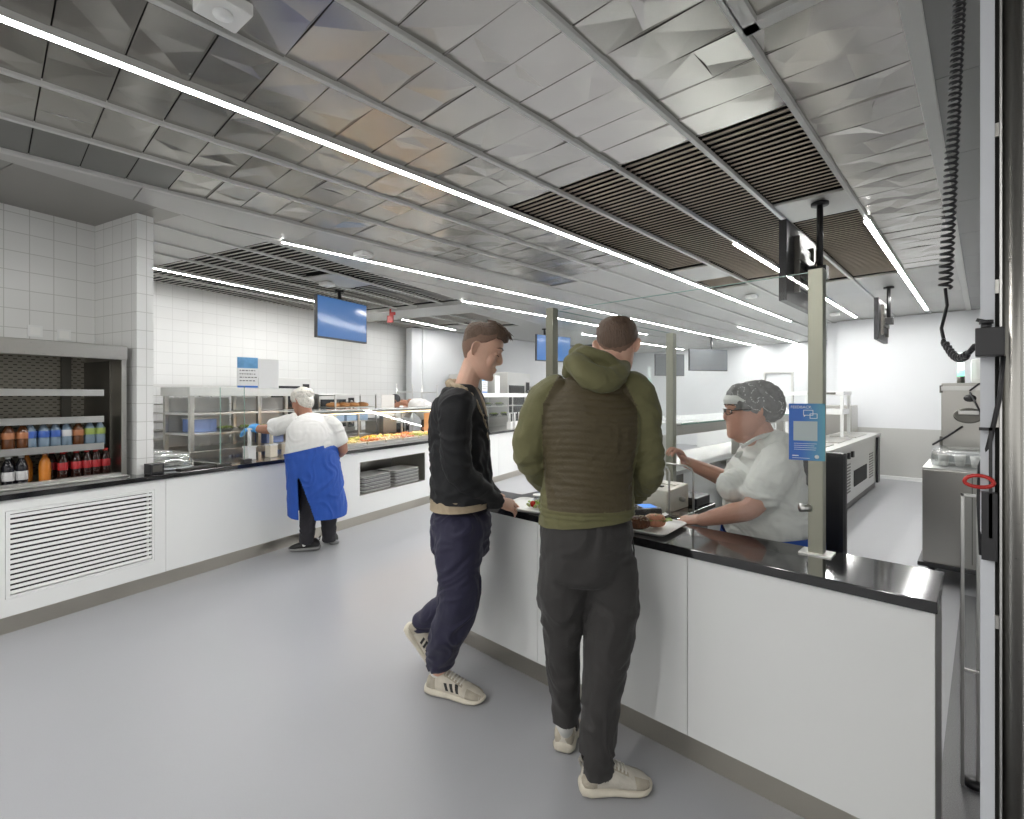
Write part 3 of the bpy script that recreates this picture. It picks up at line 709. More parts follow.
for k in range(4): MB().box(.001, .012, 0.04 + k * .78, .78 + k * .78, .15, .86, b=.002).obj('door', M_STEEL, t)
appliance('warming_oven', 'steel warming oven beyond the food pans with rack shelves inside', 'oven', -5.65, 6.33, .55, .5, .55, .60, True)
# pizza / bread trays warm glowing display
t = thing('bread_display', 'tiered rack of brown bread and blue boxes behind the worker', 'display rack', (-5.80, 5.30, .902), 0, 'B')
g = MB()
for z in (0, .22, .44, .62): g.box(-.3, .05, 0, .85, z, z + .012)
g.obj('shelf', M_STEELL, t); g = MB()
for y in (0, .85):
    for x in (-.3, .04): g.box(x, x + .02, y, y + .02, 0, .64)
g.obj('upright', M_STEELL, t)
M_BREAD = mat('bread_crust', (0.42, 0.20, 0.07), .6, var=.3, vscale=25)
for k in range(4):
    t = thing('bread_loaf', 'brown loaf on the upper tier of the bread rack, %s' % ['at its near end', 'second along', 'third along', 'at its far end'][k], 'bread', (-5.92, 5.42 + .2 * k, 1.336), 0, 'B', 'loaves on the rack')
    MB().rings([[Vector((.10 * q * math.cos(a * .524), yy, .045 + .045 * q * math.sin(a * .524))) for a in range(12)] for yy, q in ((-.085, .3), (-.07, .8), (0, 1), (.07, .8), (.085, .3))]).obj('crust', M_BREAD, t)
    MB().box(-.05, .05, -.004, .004, .083, .092, b=.002).obj('score_line', M_CREAM, t)
for k in range(3):
    t = thing('storage_box', 'light blue box on the lower tier of the bread rack, %s' % ['near end', 'middle', 'far end'][k], 'box', (-5.92, 5.45 + .25 * k, 1.136), 0, 'B', 'boxes on the bread rack')
    MB().box(-.10, .10, -.10, .10, 0, .12, b=.008).obj('tub', mat('pale_blue_box', (0.35, 0.5, 0.72), .35), t); MB().box(-.105, .105, -.105, .105, .12, .13, b=.003).obj('lid', M_WPL, t)
# paper bag and cloth on the counter end
t = thing('paper_bag', 'tall brown paper bag standing at the end of the hot counter', 'bag', (-4.95, 6.55, .915), .2, 'B')
MB().rings([[Vector((sx * .07 * q, sy * .09 * q, z)) for sx, sy in ((1, 1), (.9, 0), (1, -1), (-1, -1), (-.9, 0), (-1, 1))] for z, q in ((0, 1), (.2, .98), (.33, 1.02))], smooth=False).obj('bag_body', mat('kraft_paper', (0.55, 0.36, 0.22), .8, var=.1), t)
MB().box(-.06, .06, -.092, -.09, .27, .32).obj('folded_rim', mat('kraft_paper', (0, 0, 0)), t)
for k in range(3):
    t = thing('drinking_glass', 'empty clear glass on the counter beside the paper bag, %s' % ['closest to it', 'middle one', 'farthest from it'][k], 'glass', (-4.62, 6.45 + .13 * k, .896), 0, 'B', 'glasses at the counter end')
    MB().lathe([(.025, 0), (.034, .11), (.032, .11), (.022, .006)], n=14).obj('cup', M_CLEAR, t); MB().lathe([(.0345, .108), (.035, .112), (.033, .112)], n=14).obj('rim', M_GLEDGE, t)
t = thing('menu_stand', 'tall white sheet standing beside the combi oven, before the cook', 'sign', (-5.60, 6.12, 1.2), -.3, 'B')
MB().box(-.005, 0, 0, .24, 0, .34).obj('sheet', M_WPL, t); MB().box(-.06, .06, .0, .24, -.275, 0).obj('stand_foot', M_STEEL, t)
# --- second, farther display (right of the customer in black)
FD = thing('salad_display', 'glass salad display with white shelves at the far end of the serving counter', 'display case', (-4.85, 7.6, .896), 0, 'B')
for z in (.22, .42): MB().box(-.3, .18, 0, 2.2, z, z + .012).obj('shelf', M_GLASS if z < .3 else M_STEELL, FD)
MB().box(-.34, .2, 0, 2.2, .60, .68).obj('canopy', M_WHITE, FD, bevel=.004)
g = MB()
for y in (.02, 1.1, 2.18): g.box(-.3, -.28, y - .012, y + .012, 0, .60).box(.16, .18, y - .012, y + .012, 0, .6)
g.obj('upright', M_STEELL, FD); MB().box(.20, .206, .0, 2.2, .05, .6).obj('front_glass', GB, FD)
for i in range(6):
    salad((-4.85, 7.78 + .22 * i, .896 + (.232 if i % 2 else .432)), 'green salad bowl %s of the far glass display' % ['on the top shelf, near end', 'on the lower shelf, near end', 'on the top shelf, middle', 'on the lower shelf, middle', 'on the top shelf, far end', 'on the lower shelf, far end'][i], .10)
for i in range(4): pump((-4.45, 8.35 + .2 * i, .896), 'white sauce dispenser in front of the far salad display, %s' % ['nearest', 'second', 'third', 'farthest'][i], 0, 'B', 'far sauce dispensers')
poster(-5.0, 8.35, 1.58, .2, .36, 'small blue and white poster on top of the far salad display', True)
poster(-5.0, 8.85, 1.58, .2, .36, 'white paper sheet on top of the far salad display', False)
appliance('refrigerator_cabinet', 'tall steel refrigerator against the far white wall', 'refrigerator', -5.25, 9.75, 0, .7, 1.15, 2.05, True)
appliance('refrigerator_cabinet', 'steel cabinet right of the tall refrigerator near the far wall', 'refrigerator', -4.6, 11.0, 0, .7, 1.5, 1.75, True)
appliance('refrigerator_cabinet', 'steel locker beside the white column behind the cook', 'refrigerator', -5.98, 9.1, 0, .4, .5, 2.0, True)
# wire rack behind the cook
t = thing('wire_rack', 'chrome wire rack behind the cook by the white column', 'rack', (-6.45, 8.0, 0), 0, 'B')
g = MB()
for x in (-.2, .2):
    for y in (-.3, .5): g.cyl((x, y, 0), (x, y, 1.75), .012, n=8)
g.obj('upright', M_STEELL, t)
for z in (.3, .8, 1.25, 1.6):
    g = MB()
    for k in range(7): g.cyl((-.2 + k * .066, -.3, z), (-.2 + k * .066, .5, z), .004, n=6)
    g.box(-.2, .2, -.305, -.295, z - .015, z + .01).box(-.2, .2, .495, .505, z - .015, z + .01).obj('wire_shelf', M_STEELL, t)
# ================================================================ ON THE CASH COUNTER
F_ = Vector((-math.sin(YAW), math.cos(YAW), 0)); R_ = Vector((math.cos(YAW), math.sin(YAW), 0))
def lunch_tray(loc, rz, label):
    t = tray_mesh(.40, .30, .016, .022, .04).obj('lunch_tray', mat('white_tray', (0.74, 0.74, 0.71), .35), loc=loc, rz=rz)
    return tag(t, label, 'tray', 'lunch trays on the cash counter')
TA = lunch_tray((-1.22, 2.165, .896), R(4), 'white lunch tray with bread and salad beside the card terminal')
TB = lunch_tray((-1.80, 2.12, .896), R(12), 'white lunch tray with salad in front of the customer in black')
def plate(loc, r, label):
    t = thing('small_plate', label, 'plate', loc); MB().lathe([(r * .5, 0), (r * .62, .003), (r, .016), (r + .002, .018), (r * .9, .014), (r * .55, .005)], n=24).obj('dish', M_WPL, t)
    MB().lathe([(r + .0005, .0165), (r + .003, .0185), (r + .0005, .0192)], n=24).obj('rim', M_WPL, t); return t
plate((-1.305, 2.13, .901), .075, 'small white plate with green salad at the near tray beside the green jacket')
def leaves(name, loc, n, r, m, label, cat, seed, fr='A'):
    t = thing(name, label, cat, loc, 0, fr); g = MB(); h = MB(); rn = random.Random(seed)
    for i in range(n):
        a = rn.uniform(0, 6.28); q = rn.uniform(0, r); s = rn.uniform(.010, .022)
        T = Matrix.Translation((q * math.cos(a), q * math.sin(a), .010 + rn.uniform(0, .03) * (1 - q / r * .6))) @ Matrix.Rotation(rn.uniform(0, 6), 4, 'Z') @ Matrix.Rotation(rn.uniform(-1, 1), 4, 'X')
        (g if i % 4 else h).rings([[T @ Vector((s * k * math.cos(b * .785), s * k * .7 * math.sin(b * .785), .006 * (1 - k) + .005 * math.sin(b * 2.3))) for b in range(8)] for k in (1, .6, .05)], 0)
    g.obj('leaves', m, t); h.obj('pale_leaves', mat('pale_leaf', (0.50, 0.55, 0.18), .45, var=.3, vscale=40), t); return t
M_LETT = mat('lettuce', (0.30, 0.42, 0.06), .45, var=.45, vscale=40)
leaves('green_salad', (-1.305, 2.13, .911), 46, .052, M_LETT, 'heap of light green salad on the small plate of the near tray', 'salad', 3)
M_LOAF = mat('seeded_crust', (0.10, 0.032, 0.009), .5, var=.6, vscale=70, bump=.8, bscale=90)
def roll(loc, rz, m, label, L=.085, w=.034, seeds=True, filling=False):
    t = thing('bread_roll', label, 'bread', loc, rz); g = MB(); rs = []
    for i in range(11):
        u = -1 + 2 * i / 10; q = math.sqrt(max(.04, 1 - abs(u) ** 3.2))
        rs.append([Vector((L * u, w * q * (1 + .05 * math.sin(i * 2 + a)) * math.cos(a * .4488), .032 + .031 * q * math.sin(a * .4488))) for a in range(14)])
    g.rings(rs).obj('crust', m, t)
    if seeds:
        g = MB(); rn = random.Random(int(rz * 100) + 4)
        for i in range(60):
            u = rn.uniform(-.85, .85); a = rn.uniform(.5, 2.6); q = math.sqrt(1 - abs(u) ** 3.2)
            p = Vector((L * u, w * q * math.cos(a), .032 + .0315 * q * math.sin(a)))
            g.lathe([(.0005, .0018), (.003, 0), (.0005, -.0018)], p, n=6)
        g.obj('seeds', mat('pumpkin_seed', (0.42, 0.36, 0.20), .5), t)
    if filling:
        g = MB()
        for i in range(6): T = Matrix.Translation((-.05 + .02 * i, -.012, .036 + .004 * (i % 2))) @ Matrix.Rotation(.8 * i, 4, 'Z'); g.rings([[T @ Vector((.03 * k * math.cos(b * .785), .028 * k * math.sin(b * .785), .004 * math.sin(b * 2))) for b in range(8)] for k in (1, .5, .05)])
        g.obj('filling', M_LETT, t)
    return t
roll((-1.165, 2.085, .901), R(52), M_LOAF, 'dark brown seeded bread roll on the near tray', .052, .042)
roll((-1.13, 2.175, .901), R(40), mat('salmon_roll', (0.62, 0.28, 0.17), .5, var=.4, vscale=40, bump=.3), 'light roll with reddish topping and greens behind the brown roll', .05, .036, True, True)
t = thing('paper_napkin', 'folded blue and white napkin on the near tray beside the brown roll', 'napkin', (-1.245, 2.055, .901), R(30))
MB().box(-.045, .045, -.035, .035, 0, .004).obj('fold', mat('napkin_blue', (0.10, 0.16, 0.38), .7, var=.4, vscale=50), t); MB().box(-.04, .03, -.03, .01, .004, .006).obj('print_band', M_WPL, t)
leaves('mixed_salad', (-1.78, 2.13, .902), 60, .085, M_LETT, 'mixed green salad on the tray before the customer in black', 'salad', 8)
t = thing('salad_dressing_jar', 'small clear jar among the salad on the far tray', 'jar', (-1.86, 2.19, .900))
MB().lathe([(.026, 0), (.034, .01), (.036, .05), (.033, .052), (.03, .012)], n=16).obj('cup', M_CLEAR, t); MB().lathe([(.0365, .05), (.037, .054), (.0345, .054)], n=16).obj('rim', M_WPL, t)
for i, (x, y) in enumerate(((-1.70, 2.16), (-1.735, 2.22), (-1.83, 2.10), (-1.66, 2.12))):
    t = thing('tomato', 'small red tomato in the salad on the far tray, %s' % ['towards the green jacket', 'at the back', 'near the hand', 'rightmost'][i], 'tomato', (x, y, .918))
    MB().lathe([(.001, .018), (.012, .014), (.017, .002), (.013, -.012), (.001, -.017)], n=12).obj('fruit', mat('tomato_skin', (0.55, 0.03, 0.02), .2), t); MB().lathe([(.001, .0195), (.006, .018), (.001, .0175)], n=6).obj('stem', M_LETT, t)
# card terminal
t = thing('card_terminal', 'black card terminal with a blue lit screen next to the green sleeve', 'card terminal', (-1.30, 2.345, .896), R(-35))
MB().box(-.06, .06, -.09, .09, 0, .05, b=.012).obj('body', M_BLACK, t)
MB().box(-.04, .04, .0, .07, .0502, .052).obj('screen', mat('terminal_screen', (0.05, 0.12, 0.35), .1, emit=((.1, .3, .9), .5)), t)
g = MB()
for i in range(3):
    for j in range(4): g.box(-.036 + i * .026, -.016 + i * .026, -.075 + j * .018, -.063 + j * .018, .05, .054)
g.obj('keypad', M_STEELD, t)
t = thing('receipt_printer', 'black receipt printer standing left of the cream cash machine', 'printer', (-1.485, 2.60, .886), R(-20))
MB().box(-.08, .08, -.10, .10, 0, .13, b=.01).obj('body', M_BLACK, t); MB().box(-.05, .05, -.08, .02, .13, .135, b=.002).obj('paper_slot', M_STEELD, t)
t = thing('receipt', 'crumpled white receipt held under the fingers of the cashier', 'receipt', (-1.225, 2.42, .896), .4)
MB().rings([[Vector((x, y, .004 + .012 * math.sin(i * 1.3 + y * 40) ** 2)) for y in (-.02, -.01, 0, .01, .02)] for i, x in enumerate((-.04, -.02, 0, .02, .04))], close=False, cap=False).obj('slip', M_WPL, t)
MB().box(-.004, .004, -.018, .018, .016, .017).obj('print_line', M_STEELD, t)
# cash machine
M_IVORY = mat('ivory_casing', (0.58, 0.56, 0.49), .35)
t = thing('cash_machine', 'cream coloured cash machine with a dark slot on top, in front of the cashier', 'cash machine', (-1.335, 2.63, .886), R(-2))
g = MB()
g.rings([[Vector((x, y, z)) for x, y, z in ((-.11, -.12, 0), (.10, -.12, 0), (.10, -.10, .12), (-.09, -.10, .12))],
         [Vector((x, y, z)) for x, y, z in ((-.11, .14, 0), (.10, .14, 0), (.10, .14, .135), (-.09, .14, .135))]], smooth=False)
g.obj('casing', M_IVORY, t, bevel=.006)
MB().box(-.07, .03, -.035, -.010, .123, .132).obj('note_slot', M_BLACK, t); MB().box(-.07, .07, .04, .10, .1285, .134).obj('lid', M_IVORY, t, bevel=.001)
MB().cyl((.10, .04, .06), (.125, .04, .06), .014).obj('knob', M_STEEL, t)
# acrylic stand of bent clear tube
t = thing('acrylic_stand', 'clear bent rod stand between the cash machine and the cashier', 'stand', (-1.16, 2.52, .896), R(20))
for k, x in enumerate((-.06, .06)):
    MB().tube([(x, -.01, 0), (x, -.01, .22), (x - .01, -.01, .245), (x - .04, -.01, .26), (x - .18, .0, .27)], .005, 8).obj('rod', M_STEELL, t)
MB().box(-.08, .08, -.05, .04, 0, .006).obj('base', M_CLEAR, t)
t = thing('cash_box', 'low black cash drawer on the desk beside the cream machine', 'cash drawer', (-1.24, 2.86, .886), R(0))
MB().box(-.20, .05, -.08, .11, 0, .05, b=.006).obj('case', M_BLACK, t); MB().box(-.19, .04, -.086, -.08, .01, .04).obj('drawer_front', M_STEELD, t)
# notice on the post
NB = thing('blue_notice', 'blue notice board with white speech bubbles clamped to the near metal post', 'notice', (-.512, 2.236, 1.265), R(14))
def grad_mat():
    m = bpy.data.materials.new('notice_print'); m.use_nodes = True; nt = m.node_tree; b = nt.nodes['Principled BSDF']
    tc = nt.nodes.new('ShaderNodeTexCoord'); sp = nt.nodes.new('ShaderNodeSeparateXYZ'); nt.links.new(tc.outputs['Object'], sp.inputs[0])
    mr = nt.nodes.new('ShaderNodeMapRange'); mr.inputs[1].default_value = -.02; mr.inputs[2].default_value = .06; nt.links.new(sp.outputs[0], mr.inputs[0])
    mx = nt.nodes.new('ShaderNodeMix'); mx.data_type = 'RGBA'; mx.inputs[6].default_value = (0.035, 0.14, 0.50, 1); mx.inputs[7].default_value = (0.12, 0.36, 0.46, 1)
    nt.links.new(mr.outputs[0], mx.inputs[0]); nt.links.new(mx.outputs[2], b.inputs['Base Color']); b.inputs['Roughness'].default_value = .3; return m
MB().box(-.062, .062, -.002, .002, 0, .225, b=.0015).obj('board', grad_mat(), NB)
M_INKW = mat('white_ink', (0.72, 0.78, 0.80), .5)
HD = text_obj('heading', 'FEEDBACK', .015, M_INKW, NB, (-.056, -.0025, .206), (R(90), 0, 0))
g = MB()
def ringrect(g, x0, x1, z0, z1, wd=.0022):
    g.box(x0, x1, -.0028, -.002, z1 - wd, z1).box(x0, x1, -.0028, -.002, z0, z0 + wd).box(x0, x0 + wd, -.0028, -.002, z0, z1).box(x1 - wd, x1, -.0028, -.002, z0, z1)
ringrect(g, -.012, .022, .178, .200); g.prism([(-.010, .178), (-.004, .178), (-.010, .171)], 0, .0006, 0, Matrix.Translation((0, -.0028, 0)) @ Matrix.Rotation(R(90), 4, 'X'))
ringrect(g, .010, .036, .166, .186); g.obj('speech_bubbles', M_INKW, NB)
MB().box(-.046, .036, -.0026, -.002, .078, .155).obj('pale_square', mat('pale_print', (0.45, 0.52, 0.52), .5), NB)
g = MB()
for i, (a, b_) in enumerate(((-.044, .034), (-.044, .026), (-.044, .032), (-.044, .03))): g.box(a, b_, -.0026, -.002, .066 - i * .008, .0675 - i * .008)
g.box(-.05, -.028, -.0026, -.002, .016, .020).box(-.05, .01, -.0026, -.002, .008, .0095)
g.lathe([(.0005, 0), (.008, 0), (.008, .0006), (.0005, .0006)], n=8, T=Matrix.Translation((.034, -.002, .016)) @ Matrix.Rotation(R(90), 4, 'X'))
g.obj('print_lines', M_INKW, NB)
# ================================================================ SCREENS
def screen(pa, pb, z0, z1, label, pole_xy, front=True):
    pa = Vector((*pa, 0)); pb = Vector((*pb, 0)); c = (pa + pb) / 2; d = pb - pa; L = d.length; a = math.atan2(d.y, d.x)
    t = thing('ceiling_screen', label, 'screen', (c.x, c.y, (z0 + z1) / 2), a); h = (z1 - z0) / 2
    MB().box(-L / 2, L / 2, -.02, .03, -h, h, b=.004).obj('housing', M_BLACK, t)
    m = mat('screen_off', (0.16, 0.17, 0.18), .15) if not front else mat('screen_blue', (0.02, 0.06, 0.16), .12, emit=((0.09, 0.20, 0.44), .30))
    MB().box(-L / 2 + .012, L / 2 - .012, -.0215, -.0201, -h + .02, h - .012).obj('display', m, t)
    MB().box(-.18, .18, .03, .05, -.16, .16, b=.004).obj('back_box', M_BLACK, t)
    g = MB(); g.box(-.22, -.19, .03, .065, -.2, .2).box(.19, .22, .03, .065, -.2, .2).box(-.24, .24, .05, .07, .03, .08).box(-.24, .24, .05, .07, -.08, -.03)
    g.obj('wall_bracket', M_STEELD, t)
    g = MB(); px, py = pole_xy; q = Matrix.Rotation(-a, 3, 'Z') @ (Vector((px, py, 0)) - c); zc = CH - (z0 + z1) / 2
    g.cyl((q.x, q.y, zc), (q.x, q.y, -.02), .022).cyl((q.x, q.y, zc), (q.x, q.y, zc - .02), .06)
    g.box(q.x - .05, q.x + .05, q.y - .05, q.y + .05, -.06, .03, b=.006)
    g.tube([(q.x, q.y, 0), ((q.x) / 2, q.y / 2 + .03, .02), (0, .06, 0)], .018).obj('ceiling_pole', M_BLACK, t)
    g = MB(); g.tube([(q.x + .03, q.y, zc - .05), (q.x + .045, q.y, zc * .5), (q.x + .02, q.y, .1), (q.x * .4, q.y * .5, -.05), (.1, .06, -.1)], .005, 6); g.obj('cable', M_BLACK, t)
    return t
def Pd(u, d): r = F_ * d + R_ * ((u - 512) / 499 * d); return (r.x, r.y)
screen((-1.02, 4.60), (-1.02, 3.79), 2.18, 2.74, 'black ceiling screen seen from behind, hanging directly above the near post of the glass', (-.90, 4.31))
screen((-1.03, 8.80), (-1.03, 7.95), 2.26, 2.80, 'black ceiling screen seen from behind, far down the kitchen aisle', (-.93, 8.27))
screen((-6.18, 2.89), (-6.45, 3.755), 2.27, 2.82, 'ceiling screen glowing plain blue in front of the tiled wall', (-6.45, 3.35))
screen((-6.73, 7.82), (-6.58, 8.78), 2.25, 2.80, 'distant blue ceiling screen seen beside the head of the customer in green', (-6.9, 8.3))
# red call point / sign by the beam
t = thing('fire_sign', 'small red fire sign hanging under the ceiling beam right of the blue screen', 'sign', (-5.66, 6.40, 2.86), 0, 'B')
MB().box(-.06, .06, -.012, .012, -.12, .0, b=.002).obj('panel', M_RED, t); MB().box(-.012, .10, -.012, .012, 0, .05, b=.002).box(-.01, .01, -.01, .01, .05, .11).obj('hanger', M_RED, t)
# detectors and boxes on the ceiling
def ceil_box(x, y, s, label, rz=0):
    t = thing('ceiling_detector', label, 'detector', (x, y, CH - .002), rz, 'A', 'detectors on the ceiling')
    MB().box(-s, s, -s, s, -.045, 0, b=.008).obj('housing', M_WPL, t); MB().cyl((0, 0, -.055), (0, 0, -.045), s * .45).obj('sensor', M_WHITE, t)
ceil_box(-2.03, .60, .075, 'white square detector at the top edge of the picture, left of centre', .1)
ceil_box(-4.55, 2.62, .07, 'white detector beside the light line above the left customer', .2)
ceil_box(-2.43, 7.55, .07, 'white detector on the ceiling left of the near glass post')
ceil_box(-1.90, 10.2, .07, 'small white detector far down the aisle beyond the near post')
ceil_box(-6.1, 3.0, .07, 'white box on the recess ceiling just right of the tiled wing wall', .3)
# ================================================================ KITCHEN SIDE
t = thing('serving_island', 'stainless steel kitchen unit along the aisle with vents and black knobs', 'kitchen unit', (-1.30, 4.95, 0))
L = 5.35
MB().box(-.50, 0, 0, L, .12, .86).obj('body', M_STEELL, t, bevel=.003)
MB().box(-.52, .03, -.02, L + .05, .86, .90).obj('worktop', M_STEELL, t, bevel=.003)
MB().box(-.46, -.04, .05, L - .05, 0, .12).obj('plinth', M_STEELD, t)
for y in (2.4, 2.75, 3.0): MB().box(.0, .03, y, y + .08, .70, .78, b=.004).obj('knob', M_BLACK, t)
for y, l in ((2.3, .05), (2.6, .35), (4.45, .35)):
    g = MB()
    for k in range(10): g.box(.0, .006, y, y + l, .25 + k * .04, .268 + k * .04)
    g.obj('vent', M_STEELD, t)
MB().box(.0, .008, 3.2, 4.2, .28, .50, b=.003).obj('dark_opening', M_VOID, t)
MB().box(.0, .03, L - .25, L - .05, .10, .84, b=.004).obj('end_door', M_BLACK, t)
g = MB()
for y in (.2, 2.2): g.box(.002, .004, y, y + .006, .14, .84)
g.obj('panel_seam', M_STEELD, t)
for k in range(4): MB().box(-.42, -.08, .3 + k * 1.2, 1.2 + k * 1.2, .901, .915, b=.003).obj('well_cover', M_STEEL, t)
t = thing('overshelf_rack', 'white framed double overshelf above the far end of the steel kitchen unit', 'shelf', (-1.55, 9.1, .90))
MB().box(-1.0, .02, -.3, .3, .63, .69, b=.005).obj('top_shelf', M_WHITE, t); MB().box(-1.0, .0, -.28, .28, .34, .42, b=.005).obj('middle_shelf', M_WHITE, t)
for x in (-.98, -.5, -.03):
    for y in (-.26, .24): MB().box(x, x + .04, y, y + .04, 0, .63).obj('upright', M_WHITE, t)
MB().box(-.45, -.32, -.315, -.30, .645, .675).box(-.2, -.08, -.315, -.30, .645, .675).obj('lamp', M_STEELD, t)
t = thing('storage_cabinet', 'grey steel cabinet standing behind the white overshelf', 'cabinet', (-1.95, 10.75, 0))
MB().box(-.75, .25, -.3, .3, 0, 1.35, b=.005).obj('body', M_STEEL, t); MB().box(-.24, -.235, -.305, -.30, .05, 1.3).obj('door_gap', M_STEELD, t)
GC = thing('glass_counter', 'white and steel counter with a glass shelf behind the cashier\'s raised hand', 'counter', (-1.88, 3.92, 0))
MB().box(-.62, 0, 0, 5.0, .10, .86).obj('body', M_WHITE, GC); MB().box(-.64, .02, -.02, 5.02, .86, .895).obj('worktop', M_STEELL, GC, bevel=.003)
MB().box(-.60, -.02, .02, 4.9, 0, .1).obj('plinth', M_STEELD, GC)
MB().box(-.66, .10, -.05, 5.0, 1.285, 1.297).obj('glass_shelf', mat('milky_glass', (0, 0, 0)), GC); MB().box(.095, .102, -.05, 5.0, 1.284, 1.298).obj('glass_edge', M_GLEDGE, GC)
MB().box(-.04, .02, -.03, 5.0, 1.19, 1.275).obj('light_bar', M_STEEL, GC, bevel=.004)
for y in (.0, 1.6, 3.2, 4.8): MB().box(-.10, -.02, y, y + .10, .895, 1.19).obj('upright', M_STEEL, GC)
MB().box(-.03, .02, .0, .16, .1, .86).obj('end_column', M_STEELD, GC)
for k in range(3):
    t = thing('kitchen_cabinet', 'white kitchen cabinet in the row before the rear white wall, %s' % ['left one', 'middle one', 'right one'][k], 'cabinet', (-5.3 + 1.1 * k, 13.9, 0), 0, 'A', 'rear white cabinets')
    MB().box(-.5, .5, -.3, .3, .1, .9, b=.004).obj('body', M_WHITE, t); MB().box(-.51, .51, -.32, .32, .9, .93).obj('worktop', M_STEELL, t); MB().box(.2, .35, -.31, -.30, .82, .84).obj('handle', M_STEEL, t)
    MB().box(-.48, .48, -.28, .28, 0, .1).obj('plinth', M_STEELD, t)
_a, _b = Pd(689, 12.0), Pd(727, 12.3)
screen(_a, _b, 2.13, 2.66, 'switched off grey ceiling screen above the head of the cashier, far back', ((_a[0] + _b[0]) / 2, (_a[1] + _b[1]) / 2 + .2), False)
_a, _b = Pd(655, 13.0), Pd(684, 13.2)
screen(_a, _b, 2.05, 2.62, 'switched off grey ceiling screen beside the rear glass post, far back', ((_a[0] + _b[0]) / 2, (_a[1] + _b[1]) / 2 + .2), False)
# dark chair / mobile panel behind the cashier
t = thing('office_chair', 'tall black backed chair standing behind the cashier by the near post', 'chair', (-.66, 3.08, 0), R(-15))
MB().box(-.20, .12, .03, .08, .62, 1.22, b=.02).obj('backrest', M_BLACK, t); MB().box(-.20, .14, -.36, .0, .50, .58, b=.02).obj('seat', M_BLACK, t)
MB().cyl((-.03, -.14, .12), (-.03, -.14, .5), .025).obj('gas_column', M_STEELD, t); MB().box(-.05, -.01, .0, .06, .50, .70, b=.004).obj('back_bar', M_BLACK, t)
for k in range(5):
    a = k * 1.2566 + .3; MB().tube([(-.03, -.14, .13), (-.03 + .25 * math.cos(a), -.14 + .25 * math.sin(a), .07)], .016, 8).obj('base_leg', M_BLACK, t)
    MB().cyl((-.03 + .26 * math.cos(a) - .012, -.14 + .26 * math.sin(a), .032), (-.03 + .26 * math.cos(a) + .012, -.14 + .26 * math.sin(a), .032), .03).obj('castor', M_BLACK, t)
# hot cupboard trolley with oven on top at right
t = thing('food_trolley', 'closed stainless steel trolley on black castors in the aisle at right', 'trolley', (-.375, 5.3, 0))
MB().box(0, .80, 0, .75, .16, .92, b=.006).obj('body', M_STEEL, t); MB().box(-.03, .83, -.03, .78, .13, .165, b=.01).obj('bumper', M_BLACK, t)
MB().box(-.0, .80, 0, .75, .921, .935).obj('top_rim', M_STEELL, t); MB().box(.30, .305, -.004, 0, .2, .9).obj('door_gap', M_STEELD, t)
for x in (.06, .74):
    for y in (.06, .69): MB().cyl((x - .018, y, .065), (x + .018, y, .065), .065).box(x - .03, x + .03, y - .03, y + .03, .11, .14).obj('castor', M_BLACK, t)
t = thing('hot_holding_oven', 'steel holding oven with oval handle recess standing behind the food trolley', 'oven', (-.30, 6.2, .0))
MB().box(0, .85, 0, .75, .1, 1.64, b=.008).obj('body', M_STEEL, t); MB().box(-.012, .012, -.01, .06, 1.55, 1.62, b=.004).box(-.012, .012, -.01, .06, 1.02, 1.14, b=.004).obj('hinge', M_STEELD, t)
MB().box(.0, .85, -.012, 0, 1.57, 1.61, b=.003).obj('control_strip', M_STEELL, t)
MB().lathe([(.001, 0), (.10, 0), (.105, .012), (.09, .012), (.001, .004)], n=28, T=Matrix.Translation((.19, -.001, 1.34)) @ Matrix.Rotation(R(90), 4, 'X') @ Matrix.Diagonal((1, .68, 1, 1))).obj('handle_recess', M_STEELD, t)
MB().box(.12, .26, -.02, -.008, 1.35, 1.385, b=.004).obj('grip', M_STEELL, t)
MB().lathe([(.001, 0), (.045, 0), (.045, .014), (.001, .014)], n=20, T=Matrix.Translation((.20, -.001, 1.50)) @ Matrix.Rotation(R(90), 4, 'X') @ Matrix.Diagonal((1, .75, 1, 1))).obj('cable_gland', M_BLACK, t)
MB().tube([(.20, -.02, 1.555), (.26, -.05, 1.40), (.34, -.07, 1.22), (.38, -.08, 1.05)], .008).tube([(.20, -.02, 1.57), (.26, -.06, 1.63), (.34, -.05, 1.635), (.38, -.03, 1.58)], .008).tube([(.15, -.02, 1.24), (.05, -.06, 1.15), (-.06, -.05, 1.06)], .009).obj('cable', M_BLACK, t)
for x in (.06, .79):
    for y in (.06, .69): MB().cyl((x - .018, y, .05), (x + .018, y, .05), .05).obj('castor', M_BLACK, t)
t = thing('signal_lamp', 'small beacon glowing pale green on top of the holding oven', 'lamp', (-.17, 6.5, 1.64))
MB().cyl((0, 0, 0), (0, 0, .07), .03).obj('base', M_STEELD, t); MB().cyl((0, 0, .07), (0, 0, .13), .026).obj('green_lens', mat('green_lens', (0.2, 0.8, 0.55), .2, emit=((.25, .9, .6), .9)), t)
MB().cyl((0, 0, .13), (0, 0, .30), .024).obj('white_lens', mat('white_lens', (.8, .9, .88), .2, emit=((.8, 1, .95), 1.2)), t)
t = thing('white_canister', 'white rounded plastic canister on top of the holding oven', 'canister', (.03, 6.62, 1.64))
MB().box(-.13, .13, -.10, .10, 0, .24, b=.04).obj('body', M_WPL, t); MB().cyl((0, 0, .24), (0, 0, .26), .03).obj('cap', M_WPL, t)
t = thing('clear_film_bundle', 'bundle of cups and clear film lying on the closed food trolley', 'bundle', (-.05, 5.62, .936))
MB().box(-.28, .34, -.22, .22, 0, .15, b=.05).obj('film', M_CLEAR, t)
